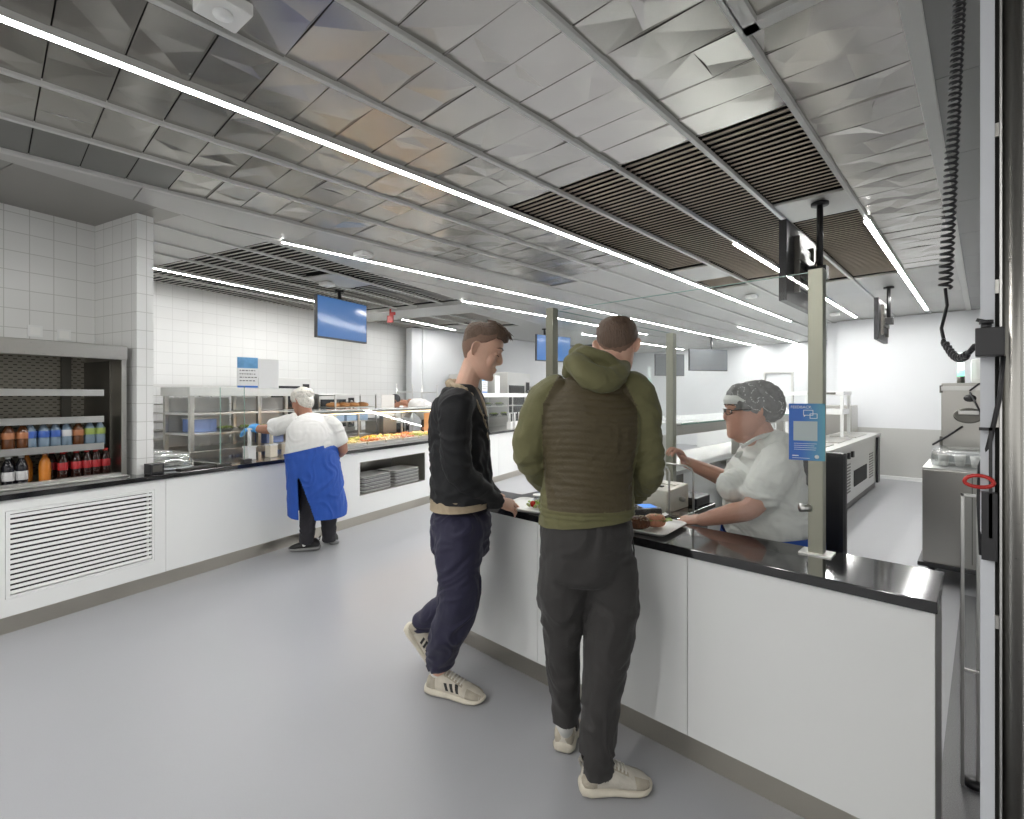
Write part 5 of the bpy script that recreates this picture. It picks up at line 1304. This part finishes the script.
# trousers
f = Sculpt()
f.limb([J(462, 514, 2.60), J(461, 526, 2.60), J(460, 548, 2.60)], [(.176, .150), (.184, .158), (.165, .150)], side=y_, n=24)
f.limb([J(460, 530, 2.53), (hipn * .5 + kn_n * .5) + Vector((.0, 0, 0)), kn_n, (kn_n + an_n) / 2 + Vector((-.01, 0, 0)), J(441, 655, 2.55), J(442, 666, 2.55)], [.128, .115, .098, .088, .078, .070], n=20)
f.limb([J(462, 530, 2.68), (hipf + kn_f) / 2, kn_f, (kn_f + an_f) / 2, an_f + Vector((.01, 0, .03)), an_f + Vector((.0, 0, .005))], [.12, .105, .088, .078, .062, .055], n=20)
f.finish('trousers', M_NAVY, A, .0065, 4, fold((7, 7, 10), .009, 5, .004))
M_STRB = mat('black_stripe', (.015, .015, .015), .6)
f = Sculpt(); f.limb([an_n, J(440, 684, 2.545)], [.040, .034]); f.finish('sock', mat('white_sock', (.6, .6, .57), .85), A, .006, 1)
f = Sculpt(); f.limb([an_f + Vector((0, 0, .02)), J(418, 640, 2.80)], [.038, .030]); f.finish('sock', mat('white_sock', (0, 0, 0)), A, .006, 1)
shoe(A, J(428, 692, 2.575) * 1.0 * Vector((1, 1, 0)) + Vector((0, 0, .002)) if False else Vector((J(428, 690, 2.575).x, J(428, 690, 2.575).y, .002)), Vector((J(484, 700, 2.47).x, J(484, 700, 2.47).y, .002)), M_SHOEW, M_SOLEW, stripes=M_STRB)
# trailing foot stands on its toes
th, tt = J(411, 637, 2.80), Vector((J(434, 668, 2.79).x, J(434, 668, 2.79).y, .006))
d_ = (tt - th).normalized(); upv = Vector((d_.z * -1, 0, d_.x)).normalized(); upv = Vector((.75, -.1, .65))
shoe(A, tt - d_ * .27, tt, M_SHOEW, M_SOLEW, stripes=M_STRB, up=upv)
# ---------------------------------------------------------------- customer in green (seen from behind)
M_GREEN = mat('green_knit', (0.120, 0.115, 0.048), .8, var=.12, vscale=40, bump=.25, bscale=240, sheen=.08)
M_OLIVE = mat('olive_quilt', (0.060, 0.045, 0.017), .62, var=.14, vscale=30, bump=.25, bscale=120, sheen=.05)
M_CHAR = mat('charcoal_trousers', (0.025, 0.023, 0.022), .75, var=.12, vscale=30, bump=.2, bscale=200, sheen=.08)
M_SHOEG = mat('worn_grey_shoe', (0.50, 0.47, 0.41), .7, var=.3, vscale=26, bump=.35, bscale=150)
B, J = person('person in green hooded jacket and charcoal trousers seen from behind at the cash counter', 590, 2.02)
HB = frame_m(J(617, 349, 2.10), (.28, .93, -.42), (.05, .25, 1), 1.02)
s = Sculpt(); add_head(s, HB)
s.limb([J(598, 388, 2.03), J(606, 372, 2.05), J(613, 356, 2.08)], [(.075, .07), (.060, .062), (.057, .062)], side=x_)
s.limb([J(588, 520, 2.02), J(588, 475, 2.02), J(590, 425, 2.02), J(595, 395, 2.02)], [(.14, .09), (.14, .09), (.18, .10), (.12, .07)], side=x_)
eL, eR = J(527, 452, 2.05), J(648, 470, 2.05); sL, sR = J(545, 400, 2.03), J(638, 398, 2.03)
wL, wR = J(556, 492, 2.24), J(632, 497, 2.26)
s.limb([sL, eL, wL], [.048, .04, .028]); s.limb([sR, eR, wR], [.048, .04, .028])
add_hand(s, wL, J(572, 496, 2.36) - wL, (0, -.2, 1), (.7, .7, 0), (25, 30, 20), .19); add_hand(s, wR, J(620, 503, 2.38) - wR, (0, -.2, 1), (-.7, .7, 0), (25, 30, 20), .19)
kL, kR = J(563, 628, 2.06), J(606, 650, 1.99); aL, aR = J(565, 722, 2.10), J(597, 765, 1.93)
s.limb([J(568, 535, 2.03), kL, aL], [.07, .052, .036]); s.limb([J(606, 535, 2.02), kR, aR], [.07, .052, .036])
s.limb([aL, J(567, 730, 2.16)], [.035, .018]); s.limb([aR, J(606, 780, 1.93)], [.034, .018])
s.finish('body', M_SKIN1, B, .0042, 3)
face_parts(B, HB, M_HAIRB)
def line2(th):
    s_ = math.sin(th)
    if s_ > .55: return .078
    if s_ > -.1: return .026 + .050 * max(0, (s_ + .1) / .65) ** 2
    return .026 - .085 * min(1, (-.1 - s_) / .9) ** .8
make_hair(B, HB, M_HAIRB, lambda th, k, z: .003 + .007 * max(0, min(1, (z - .0) / .08)), line2, 5, fade=2, fm=M_HAIRF)
# jacket body
f = Sculpt()
f.limb([J(586, 530, 2.02), J(587, 505, 2.02), J(589, 470, 2.02), J(590, 435, 2.02), J(591, 408, 2.02), J(595, 388, 2.03), J(598, 376, 2.04)],
       [(.190, .128), (.192, .132), (.178, .128), (.205, .136), (.205, .126), (.135, .100), (.085, .080)], side=x_, n=28)
f.limb([J(563, 392, 2.03), J(547, 400, 2.03), J(535, 425, 2.03), eL + Vector((.006, 0, .0)), (eL + wL) / 2 + Vector((.0, 0, -.01)), wL], [.078, .082, .072, .068, .062, .042], n=18)
f.limb([J(622, 388, 2.03), J(637, 396, 2.03), J(645, 430, 2.03), eR, (eR + wR) / 2 + Vector((0, 0, -.008)), wR], [.078, .080, .070, .064, .058, .042], n=18)
fo = fold((8, 8, 16), .007, 8, .003)
cx = J(587, 450, 2.02)
def quilt_zone(c):
    zt = J(590, 505, 2.02).z; top = J(590, 372, 2.02).z
    w = .165 + .02 * min(1, max(0, (c.z - zt) / .3))
    if c.z > J(590, 405, 2.02).z: w -= (c.z - J(590, 405, 2.02).z) * .55
    return zt < c.z < top and abs(c.x - cx.x) < w and abs(c.y) < .16
def jd(p, n):
    if quilt_zone(p) and n.y < .25:
        q = math.sin((p.z + .006 * math.sin(p.x * 18)) * 2 * math.pi / .052)
        return float(-.004 * (1 - abs(q)) ** 2.5 + .002 + fo(p, n) * .45)
    zh = J(590, 508, 2.02).z
    return fo(p, n) + (.004 * math.sin((p.z) * 330) if abs(p.z - zh) < .03 else 0)
JK = f.finish('jacket', [M_GREEN, M_OLIVE], B, .0058, 4, jd, lambda c, n: 1 if (quilt_zone(c) and n.y < .35) else 0, None, [(J(583, 520, 2.02), (.10, 0, -1))])
# hood lying on the shoulders
f = Sculpt()
f.limb([J(569, 372, 2.02), J(575, 363, 1.98), J(590, 376, 1.93), J(605, 380, 1.93), J(618, 375, 1.97), J(624, 366, 2.03)], [(.030, .030), (.044, .044), (.056, .048), (.054, .046), (.040, .040), (.025, .028)], n=18)
f.limb([J(570, 362, 2.06), J(582, 353, 2.00), J(600, 356, 1.97), J(614, 363, 1.99), J(623, 373, 2.06)], [.026, .030, .026, .028, .026], n=14)
f.ball(J(600, 368, 2.00), (.055, .045, .035))
f.limb([J(572, 352, 2.06), J(578, 348, 2.04), J(584, 350, 2.02)], [.018, .022, .020], n=12)
f.finish('hood', M_GREEN, B, .0055, 5, fold((10, 10, 12), .006, 21, .002))
# trousers
f = Sculpt()
f.limb([J(586, 522, 2.02), J(586, 545, 2.02), J(586, 572, 2.02)], [(.184, .125), (.190, .142), (.182, .140)], side=x_, n=26)
f.limb([J(566, 560, 2.03), J(563, 600, 2.04), kL, J(564, 675, 2.08), J(566, 700, 2.10), J(566, 728, 2.11)], [.110, .106, .084, .068, .060, .056], n=20)
f.limb([J(609, 560, 2.01), J(612, 605, 2.00), J(607, 650, 1.98), J(601, 700, 1.95), J(597, 745, 1.93), J(597, 772, 1.93)], [.108, .108, .092, .076, .069, .066], n=20)
zl, zr = J(566, 721, 2.10).z, J(597, 771, 1.93).z; xm = J(579, 700, 2.02).x
f.finish('trousers', M_CHAR, B, .0062, 4, fold((7, 7, 8), .008, 15, .003), None, lambda c: c.z < (zl if c.x < xm else zr))
f = Sculpt(); f.limb([aL, J(566, 732, 2.15)], [.042, .028]); f.finish('sock', mat('white_sock', (0, 0, 0)), B, .006, 1)
f = Sculpt(); f.limb([aR, J(602, 782, 1.93)], [.042, .034]); f.finish('sock', mat('white_sock', (0, 0, 0)), B, .006, 1)
g = MB(); g.tube([J(631, 530, 2.0), J(634, 550, 1.99), J(634, 575, 1.985)], .003, 6); g.obj('pocket_seam', M_BLACK, B)
fl = lambda u, v: (lambda d: Vector((J(u, v, d).x, J(u, v, d).y, .002)))(758.5 / (v - 396))
shoe(B, fl(581, 792), fl(650, 788), M_SHOEG, M_SOLEW, hz=1.0)
shoe(B, fl(563, 754), fl(572, 724), M_SHOEG, M_SOLEW, hz=1.0)
# ---------------------------------------------------------------- cashier
M_POLO = mat('white_polo', (0.72, 0.73, 0.70), .8, var=.05, vscale=30, bump=.2, bscale=240, sheen=.05)
M_APRON = mat('blue_apron', (0.012, 0.072, 0.36), .7, var=.1, vscale=20, bump=.15, bscale=200)
M_NETG = mat('grey_hair_net', (0.22, 0.22, 0.22), .75, var=.35, vscale=26, bump=.7, bscale=60)
M_BAND = mat('white_cap_band', (0.68, 0.69, 0.67), .7)
C, J = person('cashier in white polo shirt and grey hair net, facing left behind the counter', 765, 2.58)
HC = frame_m(J(747, 412, 2.58), (-1, .10, -.10), (-.10, 0, 1), 1.10)
s = Sculpt(); add_head(s, HC, round_=.010)
s.ball(J(741, 437, 2.58), (.040, .05, .032)); s.ball(J(752, 440, 2.58), (.055, .055, .035))
s.limb([J(768, 455, 2.58), J(762, 440, 2.58), J(755, 424, 2.58)], [(.085, .085), (.070, .074), (.064, .070)], side=y_)
s.limb([J(768, 540, 2.58), J(765, 500, 2.58), J(766, 465, 2.58)], [(.16, .15), (.17, .15), (.15, .10)], side=y_)
sN, sF = J(778, 466, 2.42), J(762, 464, 2.74); eN, wN = J(751, 509, 2.36), J(702, 520, 2.44); eF, wF = J(733, 482, 2.74), J(686, 462, 2.66)
s.limb([sN, (sN + eN) / 2, eN + Vector((0, 0, .005)), (eN * .6 + wN * .4), wN], [.066, .062, .050, .047, .031], n=16)
s.limb([sF, (sF + eF) / 2, eF, (eF * .6 + wF * .4), wF], [.06, .056, .050, .044, .030], n=16)
add_hand(s, wN, J(676, 520, 2.50) - wN, (-.05, -.35, 1), (.2, .9, .2), (28, 38, 28), .18)
add_hand(s, wF, J(672, 441, 2.62) - wF, (.85, .2, .4), (-.2, -.9, .3), (30, 50, 35), .175)
for q in (-.07, .07): s.limb([Vector((q * .3, q, .80)), Vector((q * .4, q * 1.3, .45)), Vector((q * .4, q * 1.3, .09))], [.09, .06, .045])
s.finish('body', M_SKIN2, C, .0042, 3)
face_parts(C, HC, M_HAIRB)
# glasses
g = MB()
for sx in (-1, 1):
    g.tube([HC @ Vector(q) for q in ((sx * .012, .099, .020), (sx * .030, .098, .024), (sx * .050, .086, .020), (sx * .052, .084, .004), (sx * .032, .097, -.004), (sx * .014, .100, .002))], .0022, 6, closed=True)
    g.tube([HC @ Vector(q) for q in ((sx * .052, .084, .018), (sx * .074, .05, .018), (sx * .080, -.02, .016))], .0028, 6)
g.tube([HC @ Vector(q) for q in ((-.012, .100, .014), (0, .104, .018), (.012, .100, .014))], .002, 6)
g.obj('glasses', M_BLACK, C)
# cap band and hair net
rs = []
for i in range(9):
    k = i / 8; ring = []
    for j in range(48):
        th = 2 * math.pi * j / 48; sn = math.sin(th); zl = .040 + .008 * sn - (.05 * max(0, -sn))
        ring.append(HC @ hpoint(th, zl + (.088 - zl) * k, .006 + .006 * math.sin(k * 3.1) ))
    rs.append(ring)
g = MB(); g.rings(rs, cap=False).add(rs[-1], [tuple(range(48))], 0, True); g.obj('cap_band', M_BAND, C)
f = Sculpt()
c0 = HC @ Vector((0, -.040, .052))
f.ball(c0, (.104, .132, .096), HC, 24).ball(HC @ Vector((0, -.088, .022)), (.092, .086, .084), HC, 20).ball(HC @ Vector((0, .010, .086)), (.088, .076, .056), HC, 20)
cut_h = lambda c: False
def netd(p, n):
    a = noise.noise(Vector((p.x * 13, p.y * 13, p.z * 13))); b_ = abs(noise.noise(Vector((p.x * 26 + 5, p.y * 26, p.z * 20))))
    return float(.008 * a - .005 * (1 - b_ * 3 if b_ < .33 else 0))
netm = lambda c, n: 1 if abs(noise.noise(Vector((c.x * 20 + 2, c.y * 20, c.z * 16)))) < .016 else 0
f.finish('hair_net', [M_NETG, M_BAND], C, .0045, 2, netd, netm)
# polo shirt
f = Sculpt()
f.limb([J(770, 546, 2.58), J(768, 520, 2.58), J(765, 498, 2.58), J(764, 478, 2.58), J(769, 462, 2.58), J(773, 436, 2.58)],
       [(.235, .215), (.225, .215), (.220, .200), (.215, .185), (.19, .155), (.105, .095)], side=y_, n=28)
f.ball(J(735, 486, 2.50), (.085, .095, .085)).ball(J(735, 486, 2.66), (.08, .09, .085))
f.limb([J(775, 458, 2.46), sN + Vector((.0, 0, .006)), (sN * .5 + eN * .5), (sN * .22 + eN * .78)], [.090, .094, .088, .088], n=18)
f.limb([J(762, 458, 2.70), sF, (sF * .35 + eF * .65)], [.085, .088, .080], n=18)
f.finish('polo_shirt', M_POLO, C, .0062, 4, fold((8, 8, 13), .007, 33, .003), None, None, [(J(770, 532, 2.58), (0, 0, -1))])
f = Sculpt(); f.limb([J(742, 447, 2.50), J(757, 438, 2.49), J(773, 434, 2.54), J(776, 433, 2.62), J(762, 437, 2.67), J(744, 446, 2.63), J(738, 456, 2.56), J(740, 452, 2.51)], [(.006, .020)] * 8, n=10); f.finish('shirt_collar', M_POLO, C, .0045, 2)
# apron skirt
f = Sculpt()
f.limb([J(770, 526, 2.58), J(771, 540, 2.58), J(772, 580, 2.58), Vector((.0, 0, .50))], [(.246, .234), (.252, .240), (.24, .23), (.23, .2)], side=y_, n=26)
f.finish('apron', M_APRON, C, .008, 2, fold((9, 9, 5), .006, 12, .002), None, None, [(J(770, 527, 2.58), (-.12, 0, 1))])
f = Sculpt()
for q in (-.09, .09): f.limb([Vector((.0, q, .6)), Vector((.0, q, .12))], [.10, .07])
f.finish('trousers', M_CHAR, C, .01, 2)
for q in (-.09, .09): shoe(C, (.07, q, .002), (-.20, q, .002), M_BLACK, M_BLACK)
# ---------------------------------------------------------------- worker in blue apron at the serving counter (seen from behind)
M_TEE = mat('white_tunic', (0.72, 0.72, 0.70), .8, var=.05, vscale=30, bump=.2, bscale=200)
M_NETW = mat('white_hair_net', (0.66, 0.64, 0.58), .75, var=.3, vscale=30, bump=.6, bscale=60)
M_GLOVE = mat('blue_glove', (0.10, 0.38, 0.80), .45)
D, J = person('worker in white tunic and long blue apron reaching over the serving counter, seen from behind', 312, 4.80)
fw = Vector((-.75, .66, 0)).normalized(); sd = Vector((.66, .75, 0)).normalized()
HD_ = frame_m(J(301, 402, 4.98), (-.93, .36, -.30), (-.3, .1, 1), 1.02)
s = Sculpt(); add_head(s, HD_)
s.limb([J(310, 424, 4.92), J(306, 414, 4.95), J(303, 404, 4.97)], [(.08, .08), (.062, .066), (.06, .064)], side=sd)
s.limb([J(314, 468, 4.8), J(313, 450, 4.8), J(310, 428, 4.86)], [(.12, .10), (.16, .12), (.17, .11)], side=sd)
a1, b1, c1 = J(288, 424, 4.85), J(268, 429, 4.88), J(253, 428, 4.92)
s.limb([a1, b1, c1], [.06, .05, .032]); add_hand(s, c1, J(238, 432, 4.95) - c1, (.1, -.3, 1), (.1, .9, .2), (18, 24, 18), .18)
a2, b2, c2 = J(333, 428, 4.90), J(343, 450, 4.95), J(327, 458, 5.15)
s.limb([a2, b2, c2], [.06, .048, .032]); add_hand(s, c2, J(318, 456, 5.3) - c2, (0, 0, 1), (-.5, .5, 0), (20, 24, 18), .18)
for p, q in ((J(308, 500, 4.8), J(307, 540, 4.86)), (J(327, 500, 4.95), J(329, 533, 5.0))): s.limb([p, (p + q) / 2, q], [.05, .05, .045])
s.finish('body', M_SKIN3, D, .0055, 3)
face_parts(D, HD_, M_HAIRB)
g = MB()
for sx in (-1, 1):
    g.tube([HD_ @ Vector(q) for q in ((sx * .012, .099, .020), (sx * .050, .086, .020), (sx * .052, .084, .0), (sx * .014, .100, .0))], .003, 6, closed=True).tube([HD_ @ Vector(q) for q in ((sx * .052, .084, .016), (sx * .080, -.02, .014))], .003, 6)
g.obj('glasses', M_BLACK, D)
f = Sculpt(); f.ball(HD_ @ Vector((0, -.034, .050)), (.098, .118, .092), HD_, 22).ball(HD_ @ Vector((0, -.065, -.008)), (.085, .075, .08), HD_, 18)
f.finish('hair_net', [M_NETW, M_BAND], D, .006, 2, netd, netm)
gl = Sculpt(); gl.limb([c1 + (b1 - c1) * .25, c1, c1 + (c1 - b1) * .05], [.042, .038, .036])
add_hand(gl, c1, J(238, 432, 4.95) - c1, (.1, -.3, 1), (.1, .9, .2), (18, 24, 18), .185)
for q in gl.g.v: pass
go = gl.finish('glove', M_GLOVE, D, .0055, 1, lambda p, n: .004)
f = Sculpt()
f.limb([J(311, 458, 4.80), J(312, 440, 4.80), J(312, 428, 4.84), J(311, 418, 4.88)], [(.235, .175), (.242, .18), (.23, .16), (.13, .10)], side=sd, n=26)
f.limb([J(296, 422, 4.86), a1 + Vector((0, 0, 0)), (a1 * .25 + b1 * .75)], [.10, .095, .085], n=16)
f.limb([J(326, 424, 4.90), a2, (a2 * .3 + b2 * .7)], [.10, .095, .085], n=16)
wpl = (J(308, 449, 4.70), Vector((-.32, .05, -1)))
f.finish('tunic', M_TEE, D, .008, 5, fold((6, 6, 9), .006, 41, .002), None, None, [(J(308, 455, 4.70), wpl[1] * 1.0)] if False else None)
# apron: a long skirt with a slit at the back left
f = Sculpt()
f.limb([J(310, 436, 4.80), J(311, 448, 4.80), J(313, 462, 4.80), J(315, 480, 4.82), J(318, 508, 4.86), J(319, 535, 4.86)], [(.235, .180), (.250, .196), (.258, .200), (.268, .208), (.285, .215), (.295, .22)], side=sd, n=30)
u0 = J(299, 517, 4.6); u1 = J(300, 480, 4.6)
def slit(c):
    if c.y > .0: return False
    zt = J(299, 478, 4.6).z
    if c.z > zt: return False
    k = (zt - c.z) / (zt - u0.z); return u1.x - .01 < c.x < u1.x - .01 + .11 * k ** .8 + .01
f.finish('apron', M_APRON, D, .008, 3, fold((5, 5, 1.5), .010, 17, .002), None, slit, [(Vector((0, 0, .37)), (-.10, 0, -1)), (J(308, 449, 4.70), (-.22, 0, 1))])
f = Sculpt()
f.limb([J(311, 455, 4.80), J(309, 505, 4.80), J(307, 535, 4.84), J(306, 541, 4.85)], [.13, .085, .07, .068], n=16)
f.limb([J(322, 455, 4.92), J(328, 505, 4.95), J(329, 530, 4.98), J(329, 540, 4.98)], [.13, .085, .07, .066], n=16)
f.finish('trousers', mat('dark_trousers', (0.022, 0.021, 0.026), .8, var=.15), D, .008, 3, fold((7, 7, 9), .008, 3, .003))
M_SHB = mat('black_work_shoe', (.018, .018, .019), .5, var=.2); M_SHG = mat('grey_sole', (.25, .25, .25), .6)
Pn = shoe(D, Vector((J(319, 549, 4.92).x, J(319, 549, 4.92).y + .02, .002)), Vector((J(290, 550, 4.92).x, J(290, 550, 4.92).y - .02, .002)), M_SHB, M_SHG)
MB().cyl(J(304, 545, 4.84), J(304, 545, 4.80), .016).obj('shoe_clasp', M_WPL, D)
shoe(D, Vector((J(337, 541, 5.15).x, -0 + J(337, 541, 5.15).y - .05, .002)), Vector((J(322, 543, 5.16).x, J(322, 543, 5.16).y + .12, .002)), M_SHB, M_SHG)
# ---------------------------------------------------------------- cook bending in the background
E_, J = person('cook in white jacket and dark cap bending over the far end of the kitchen bench', 410, 9.00)
HE = frame_m(J(395, 402, 8.95), (-.8, -.1, -.75), (-.75, 0, .8), 1.02)
s = Sculpt(); add_head(s, HE)
s.limb([J(408, 404, 8.97), J(401, 403, 8.95)], [.07, .065]); s.limb([J(432, 420, 9.05), J(420, 408, 9.01), J(408, 404, 8.97)], [.13, .13, .10])
sa, ea, wa = J(404, 408, 8.85), J(392, 424, 8.85), J(382, 434, 8.87)
s.limb([sa, ea, wa], [.05, .042, .03]); add_hand(s, wa, J(376, 440, 8.87) - wa, (0, -.5, .8), (0, 0, 1), (20, 25, 20))
sb, eb, wb = J(410, 406, 9.15), J(402, 424, 9.17), J(392, 434, 9.15)
s.limb([sb, eb, wb], [.05, .042, .03]); add_hand(s, wb, J(386, 440, 9.15) - wb, (0, -.5, .8), (0, 0, 1), (20, 25, 20))
for q in (-.1, .1): s.limb([Vector((.32, q, .95)), Vector((.26, q, .5)), Vector((.30, q, .08))], [.09, .06, .045])
s.finish('body', M_SKIN3, E_, .008, 2)
f = Sculpt(); f.ball(HE @ Vector((0, -.02, .035)), (.09, .11, .098), HE, 18); f.finish('cap', mat('dark_cap', (.05, .05, .055), .8, var=.2), E_, .008, 2)
f = Sculpt(); f.limb([J(434, 430, 9.07), J(428, 413, 9.05), J(418, 406, 9.01), J(409, 405, 8.99)], [(.20, .16), (.22, .17), (.22, .15), (.12, .09)], side=y_, n=20)
f.limb([sa, ea, (ea + wa) / 2], [.085, .07, .06]); f.limb([sb, eb, (eb + wb) / 2], [.085, .07, .06])
f.finish('cook_jacket', M_TEE, E_, .011, 3, fold((5, 5, 8), .012, 4, .004))
f = Sculpt()
f.limb([Vector((.36, 0, 1.08)), Vector((.34, 0, .85))], [(.19, .15), (.19, .15)], side=y_)
for q in (-.1, .1): f.limb([Vector((.33, q, .90)), Vector((.28, q, .5)), Vector((.30, q, .12))], [.11, .08, .07])
f.finish('trousers', mat('dark_trousers', (0, 0, 0)), E_, .012, 2)
for q in (-.1, .1): shoe(E_, (.36, q, .002), (.10, q, .002), M_SHB, M_SHG)
